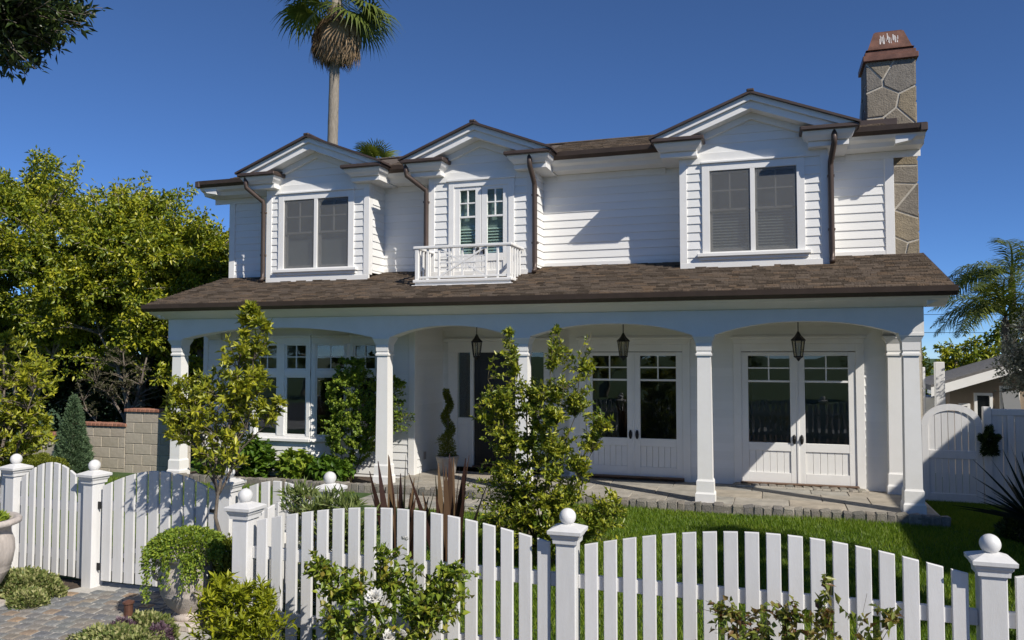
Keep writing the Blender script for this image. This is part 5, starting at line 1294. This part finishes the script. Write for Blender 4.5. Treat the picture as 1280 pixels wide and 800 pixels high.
plant('grey_shrub_tree', 'sparse grey leaved shrub with bare forked branches behind the block wall', 'tree', b,
      [(-12.8, 13.0, 1.85, 0.8, 0.4, 0.55), (-13.4, 13.0, 1.5, 0.5, 0.4, 0.5), (-12.1, 13.0, 1.6, 0.5, 0.4, 0.5)], 150, 20, 0.055, 0.025, LF['greyl'], BARK,
      [[b, (-12.5, 13, 0.9), (-12.2, 13, 1.4), (-12.0, 13, 2.2)], [(-12.5, 13, 0.9), (-12.8, 13, 1.3), (-13.3, 13, 1.7)], [(-12.5, 13, 0.8), (-12.45, 13, 1.5), (-12.6, 13, 2.3)], [b, (-13.1, 13, 0.7), (-13.6, 13, 1.3)]], seed=120, stem_r=0.055, tip_r=0.006, along=0.6)

cloud('wreath_vine', 'small leafy climber hanging on the side gate post', 'plant', (2.92, 12.96, 1.02), ball_fn(0.13, 0.10, 0.24), 2400, 0.045, 0.02, LF['dark'], 86, stem=[([(0, 0.03, -0.18), (0, 0.03, 0.2)], 0.012)])
# overhanging street tree, only a bough reaches into view
b = (-9.6, 3.6, 0.0)
plant('street_tree', 'dark leafy bough of a street tree hanging in from above', 'tree', b,
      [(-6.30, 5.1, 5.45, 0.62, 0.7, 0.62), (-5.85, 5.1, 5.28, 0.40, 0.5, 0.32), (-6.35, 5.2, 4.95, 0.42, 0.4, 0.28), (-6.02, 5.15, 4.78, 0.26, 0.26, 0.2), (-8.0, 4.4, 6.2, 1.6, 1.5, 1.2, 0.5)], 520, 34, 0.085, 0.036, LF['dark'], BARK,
      [[b, (-9.5, 3.6, 2.5), (-8.8, 3.9, 4.5), (-7.4, 4.6, 5.6), (-6.1, 5.1, 5.5)], [(-9.0, 3.9, 4.2), (-8.5, 4.3, 6.4)], [(-7.4, 4.6, 5.6), (-6.5, 5.1, 5.1)]], seed=130, stem_r=0.17, tip_r=0.006, along=0.6, jitter=0.06, shell=0.4)

# ---- palms ---------------------------------------------------------------------
def fan_frond(rg_, pet, blade, n, spread, droop):
    """fan leaf along +x: petiole, then narrow blades radiating and drooping at the tips"""
    V = []; F = []
    def strip(pts, ws, side):
        o = len(V)
        for p, w, s in zip(pts, ws, side): V.append(p - s * w / 2); V.append(p + s * w / 2)
        for i in range(len(pts) - 1): F.append((o + 2 * i, o + 2 * i + 1, o + 2 * i + 3, o + 2 * i + 2))
    sd = np.array([0, 1.0, 0])
    strip([np.array([pet * t, 0, 0.06 * t]) for t in (0, 0.5, 1)], [0.05, 0.035, 0.03], [sd] * 3)
    for k in range(n):
        a = (k / (n - 1) - 0.5) * 2 * spread; d = np.array([math.cos(a), math.sin(a), 0.10]); s = np.array([-math.sin(a), math.cos(a), 0.25]); b0 = np.array([pet, 0, 0.06])
        ln = blade * (0.8 + 0.2 * math.cos(a)) * rg_.uniform(0.85, 1.1)
        pts = [b0 + d * ln * t - np.array([0, 0, droop * ln * max(0, t - 0.45) ** 1.5 * 2]) for t in (0, 0.35, 0.65, 0.85, 1.0)]
        strip(pts, [0.012, 0.055 * blade, 0.05 * blade, 0.022, 0.004], [s] * 5)
    V = np.array(V); return V, np.array(F)
def palm_fan(label, base, h, crown_r, nlive, ndead, seed, trunk_r=0.2, lean=0.0):
    rg_ = np.random.default_rng(seed); t = thing('fan_palm', label, 'palm tree', base)
    prof = [(trunk_r * 1.25, -0.1)] + [(trunk_r * (1.08 - 0.25 * k / 40) * (1 + 0.04 * (k % 2)), h * k / 40) for k in range(1, 41)]
    mb = MB(); mb.lathe(prof, 0, 0, 14); mb.v = [(x + lean * max(0.0, z / h) ** 1.5, y, z) for x, y, z in mb.v]
    obj('trunk', mb, BARKP, t, smooth=True)
    ml = []; md = []
    for k in range(4):
        V, F = fan_frond(rg_, crown_r * 0.5, crown_r * 0.55, 24, 1.9, 0.5); ml.append(mesh_np('frond', V, F, rg_.random(len(V)) * 0.3 + 0.25 + 0.4 * rg_.random()))
        V, F = fan_frond(rg_, crown_r * 0.42, crown_r * 0.52, 16, 0.40, 0.4); md.append(mesh_np('dead_frond', V, F, rg_.random(len(V))))
    for k in range(nlive + ndead):
        live = k < nlive
        o = place('frond' if live else 'dead_frond', (ml if live else md)[k % 4], LF['palm'] if live else LF['dead'], t, (lean, 0, h + (rg_.uniform(-0.15, 0.35) if live else rg_.uniform(-0.3, 0.35))))
        pit = R(rg_.uniform(-60, 50)) if live else R(rg_.uniform(64, 83)); o.rotation_euler = (rg_.uniform(-.4, .4), pit, rg_.random() * 6.283)
    return t
palm_fan('tall fan palm with a brown skirt rising behind the roof', (-15.72, 26, hz(-15, 26)), 16.95, 2.6, 40, 100, 140, 0.21, 0.25)
palm_fan('small fan palm head just showing above the main roof ridge', (-12.75, 24.0, hz(-13, 24)), 9.7, 1.1, 26, 10, 141, 0.18)

def feather_mesh(rg_, ln, nl, leaf):
    V = []; F = []
    def quad(a, b, c, d): o = len(V); V.extend([a, b, c, d]); F.append((o, o + 1, o + 2, o + 3))
    P = [np.array([ln * t * (1 - 0.12 * t), 0, ln * (0.55 * t - 0.85 * t * t)]) for t in np.linspace(0, 1, 14)]
    for i in range(13):
        w = 0.03 * (1 - i / 14) + 0.006; quad(P[i] + [0, -w, 0], P[i + 1] + [0, -w * .9, 0], P[i + 1] + [0, w * .9, 0], P[i] + [0, w, 0])
    for k in range(nl):
        t = 0.12 + 0.88 * k / nl; i = min(12, int(t * 13)); fr = t * 13 - i; p = P[i] * (1 - fr) + P[i + 1] * fr; tg = unit(P[i + 1] - P[i])
        for s in (-1, 1):
            L_ = leaf * math.sin(math.pi * min(1, t * 0.85 + 0.12)) * rg_.uniform(0.8, 1.15)
            d = unit(tg * rg_.uniform(0.5, 0.9) + np.array([0, s, rg_.uniform(-0.35, 0.5)])); m = p + d * L_ * 0.5; e = p + d * L_ * 0.95 - np.array([0, 0, L_ * rg_.uniform(0.15, 0.45)]); w = tg * 0.018
            quad(p - w * .6, m - w, m + w, p + w * .6); quad(m - w, e - w * .2, e + w * .2, m + w)
    return mesh_np('frond', np.array(V), np.array(F), np.repeat(rg_.random(len(F)), 4))
rgp = np.random.default_rng(150)
def feather_palm(label, base, h, ln, n, seed, nd=0):
    t = thing('feather_palm', label, 'palm tree', base)
    obj('trunk', MB().lathe([(0.2, -0.1), (0.13, 1), (0.10, h - 0.2), (0.03, h)], 0, 0, 12), BARK, t, smooth=True)
    ms = [feather_mesh(rgp, ln * rgp.uniform(0.85, 1.1), 58, 0.62) for _ in range(4)]
    for k in range(n):
        o = place('frond', ms[k % 4], LF['palm'] if k >= nd else LF['dead'], t, (0, 0, h)); o.rotation_euler = (rgp.uniform(-.3, .3), R(rgp.uniform(-50, 15)), k * 2.399 + rgp.uniform(-.3, .3))
    return t
feather_palm('feathery palm behind the beige neighbouring house', (5.9, 24.2, hz(5.9, 24)), 4.6, 2.3, 20, 1, 0)
feather_palm('second feathery palm crown beyond the side gate', (6.9, 27.5, hz(6.9, 27)), 6.0, 2.4, 16, 2, 0)
b = (4.75, 15.2, 0.09)
plant('silver_tree', 'silvery grey leaved tree leaning over the board fence', 'tree', b, [(4.35, 15.6, 2.4, 0.75, 0.5, 0.8), (4.0, 15.8, 1.95, 0.45, 0.4, 0.45), (4.7, 15.4, 3.0, 0.7, 0.6, 0.7)], 300, 30, 0.075, 0.032, LF['silver'], BARK,
      [[b, (4.7, 15.3, 1.4), (4.5, 15.5, 2.6)], [(4.7, 15.3, 1.4), (4.1, 15.7, 2.0)], [(4.7, 15.3, 1.2), (4.8, 15.4, 3.0)]], seed=155, stem_r=0.06, tip_r=0.006, along=0.6, jitter=0.1)
ficus('distant green tree between the corner column and the feathery palm', 6.3, 31.0, [(6.0, 31, 1.6, 1.6, 1.2, 1.3), (7.6, 31, 1.8, 1.5, 1.2, 1.5), (4.6, 31, 1.2, 1.0, 1, 1.0)], 240, 156, [[(6.2, 31, 0.6), (6.0, 31, 2.2)], [(6.3, 31, .3), (7.6, 31, 2.4)], [(6.2, 31, 0.2), (4.7, 31, 1.6)]], nleaf=40, L=0.16, bark=BARK)

# ================================================================== NEIGHBOURS
nb = thing('neighbour_house', 'low beige stucco house with white trimmed gable and grey roof', 'house', (0, 0, 0))
NY = 20.0; z0 = -1.45
def ngz(x): return 1.50 + 0.33 * (x - 3.3) if x < 8.3 else 1.50 + 0.33 * 5 - 0.33 * (x - 8.3)
nw = MB().prism([(3.75, NY, z0), (12.8, NY, z0), (12.8, NY, ngz(12.8) - 0.12), (8.3, NY, ngz(8.3) - 0.12), (3.75, NY, ngz(3.75) - 0.12)], (0, 1.9, 0)); obj('wall', nw, BEIGE, nb)
for sx, xa in ((-1, 3.3), (1, 13.3)):
    poly = [(xa, NY - 0.45, ngz(xa) - 0.02), (8.3, NY - 0.45, ngz(8.3) - 0.02), (8.3, NY - 0.45, ngz(8.3) + 0.10), (xa, NY - 0.45, ngz(xa) + 0.10)]
    obj('roof', MB().prism(poly if sx < 0 else poly[::-1], (0, 2.6, 0)), GREYROOF, nb)
    poly = [(xa, NY - 0.47, ngz(xa) - 0.16), (8.3, NY - 0.47, ngz(8.3) - 0.16), (8.3, NY - 0.47, ngz(8.3) + 0.04), (xa, NY - 0.47, ngz(xa) + 0.04)]
    obj('rake_board', MB().prism(poly if sx < 0 else poly[::-1], (0, 0.019, 0)), WHITE, nb)
    poly = [(p[0], NY - 0.448, p[2] - 0.0) for p in [(xa, 0, ngz(xa) - 0.1), (8.3, 0, ngz(8.3) - 0.1), (8.3, 0, ngz(8.3) - 0.021), (xa, 0, ngz(xa) - 0.021)]]
    obj('soffit', MB().prism(poly if sx < 0 else poly[::-1], (0, 0.446, 0)), WHITE, nb)
for xa, xb, za, zb_, awn in ((3.92, 4.14, 0.55, 1.18, False), (4.22, 4.58, 0.75, 1.42, False), (4.72, 5.10, 0.80, 1.58, True)):
    w = obj('window', frame_mb(xa, xb, za, zb_, 0.06, NY - 0.05, NY + 0.02), WHITE, nb); obj('pane', MB().box(xa + .05, NY - 0.02, za + .05, xb - .05, NY - 0.005, zb_ - .05), GLASS, w)
    obj('dark_room_sheet', MB().box(xa + .05, NY - 0.004, za + .05, xb - .05, NY - 0.001, zb_ - .05), DARKDOOR, w)  # black sheet behind the pane stands in for the unlit room
    if awn:
        m = MB(); m.prism([(xa + .03, NY - 0.32, za + 0.12), (xb - .03, NY - 0.32, za + 0.12), (xb - .03, NY - 0.05, zb_ - 0.10), (xa + .03, NY - 0.05, zb_ - 0.10)], (0, -0.02, -0.02)); obj('open_sash', m, SHADE, w)
gw = MB().box(2.9, NY + 0.4, z0, 3.74, NY + 1.8, 1.28); obj('side_wing', gw, WHITE, nb)
# house next door, outside the frame on the right: its eave throws the long shade over the lawn and gate
n2 = thing('neighbour_house', 'tall pale neighbouring house beyond the board fence', 'house', (6.6, 6.2, 0))
obj('wall', MB().box(0.35, 0.0, -0.02, 7, 9.0, 4.9), BEIGE, n2)
rfp = [(-0.1, -0.3, 4.85), (7.4, -0.3, 4.85), (3.65, -0.3, 6.6)]
obj('roof', MB().prism(rfp, (0, 9.6, 0)), GREYROOF, n2)
for k in range(3):
    w = obj('window', frame_mb(0, 0.9, 0, 1.1, 0.07, -0.04, 0.03), WHITE, n2, (0.32, 7.5 - k * 2.8, 2.9), R(-90)); obj('pane', MB().box(0.06, -0.02, 0.06, 0.84, -0.01, 1.04), GLASS, w)
obj('fascia', MB().box(-0.12, -0.3, 4.72, -0.08, 9.3, 4.9), WHITE, n2)
b = (4.9, 5.2, 0.0)
plant('garden_tree', 'loose leafy tree standing outside the fence on the lawn side', 'tree', b, [(4.9, 5.3, 4.6, 1.0, 1.1, 0.9), (4.4, 6.0, 4.0, 0.8, 0.9, 0.6), (5.2, 6.3, 5.0, 1.0, 1.0, 0.8)], 150, 40, 0.12, 0.05, LF['ficus'], BARK, [[b, (4.9, 5.2, 2.5), (4.9, 5.3, 4.8)], [(4.9, 5.2, 2.2), (4.4, 5.9, 4.0)], [(4.9, 5.2, 2.4), (5.3, 6.2, 5)]], seed=160, stem_r=0.09, tip_r=0.01, jitter=0.15)
# trees across the street, seen only as reflections in the glass
def copy_tree(o, loc, label, rz=0.0):
    c = o.copy(); col.objects.link(c); c.location = loc; c.rotation_euler = (0, 0, rz); c['label'] = label
    for ch in o.children:
        d = ch.copy(); col.objects.link(d); d.parent = c
    return c
src = [o for o in col.objects if o.name.startswith('evergreen_tree')]
for i, (x, y) in enumerate(((-16, -15), (-9, -17), (-2, -15.5), (5, -17), (11, -15), (-24, -13), (-31, -15), (-22, -5))):
    c = copy_tree(src[i % 2], (x, y, -0.1), 'street tree standing across the road', i * 1.3); c['group'] = 'trees across the road'; c.name = 'road_tree'
# overhead wires in the right-hand sky
for z, y in ((2.95, 42), (3.9, 44)):
    pts = [(x, y, z + 0.0006 * (x - 18) ** 2 + 0.3) for x in np.linspace(6, 40, 18)]
    tag(obj('overhead_wire', MB().tube(pts, 0.012, 4), IRON), 'thin overhead wire in the sky, %s of the two' % ('lower' if y == 42 else 'upper'), 'wire')
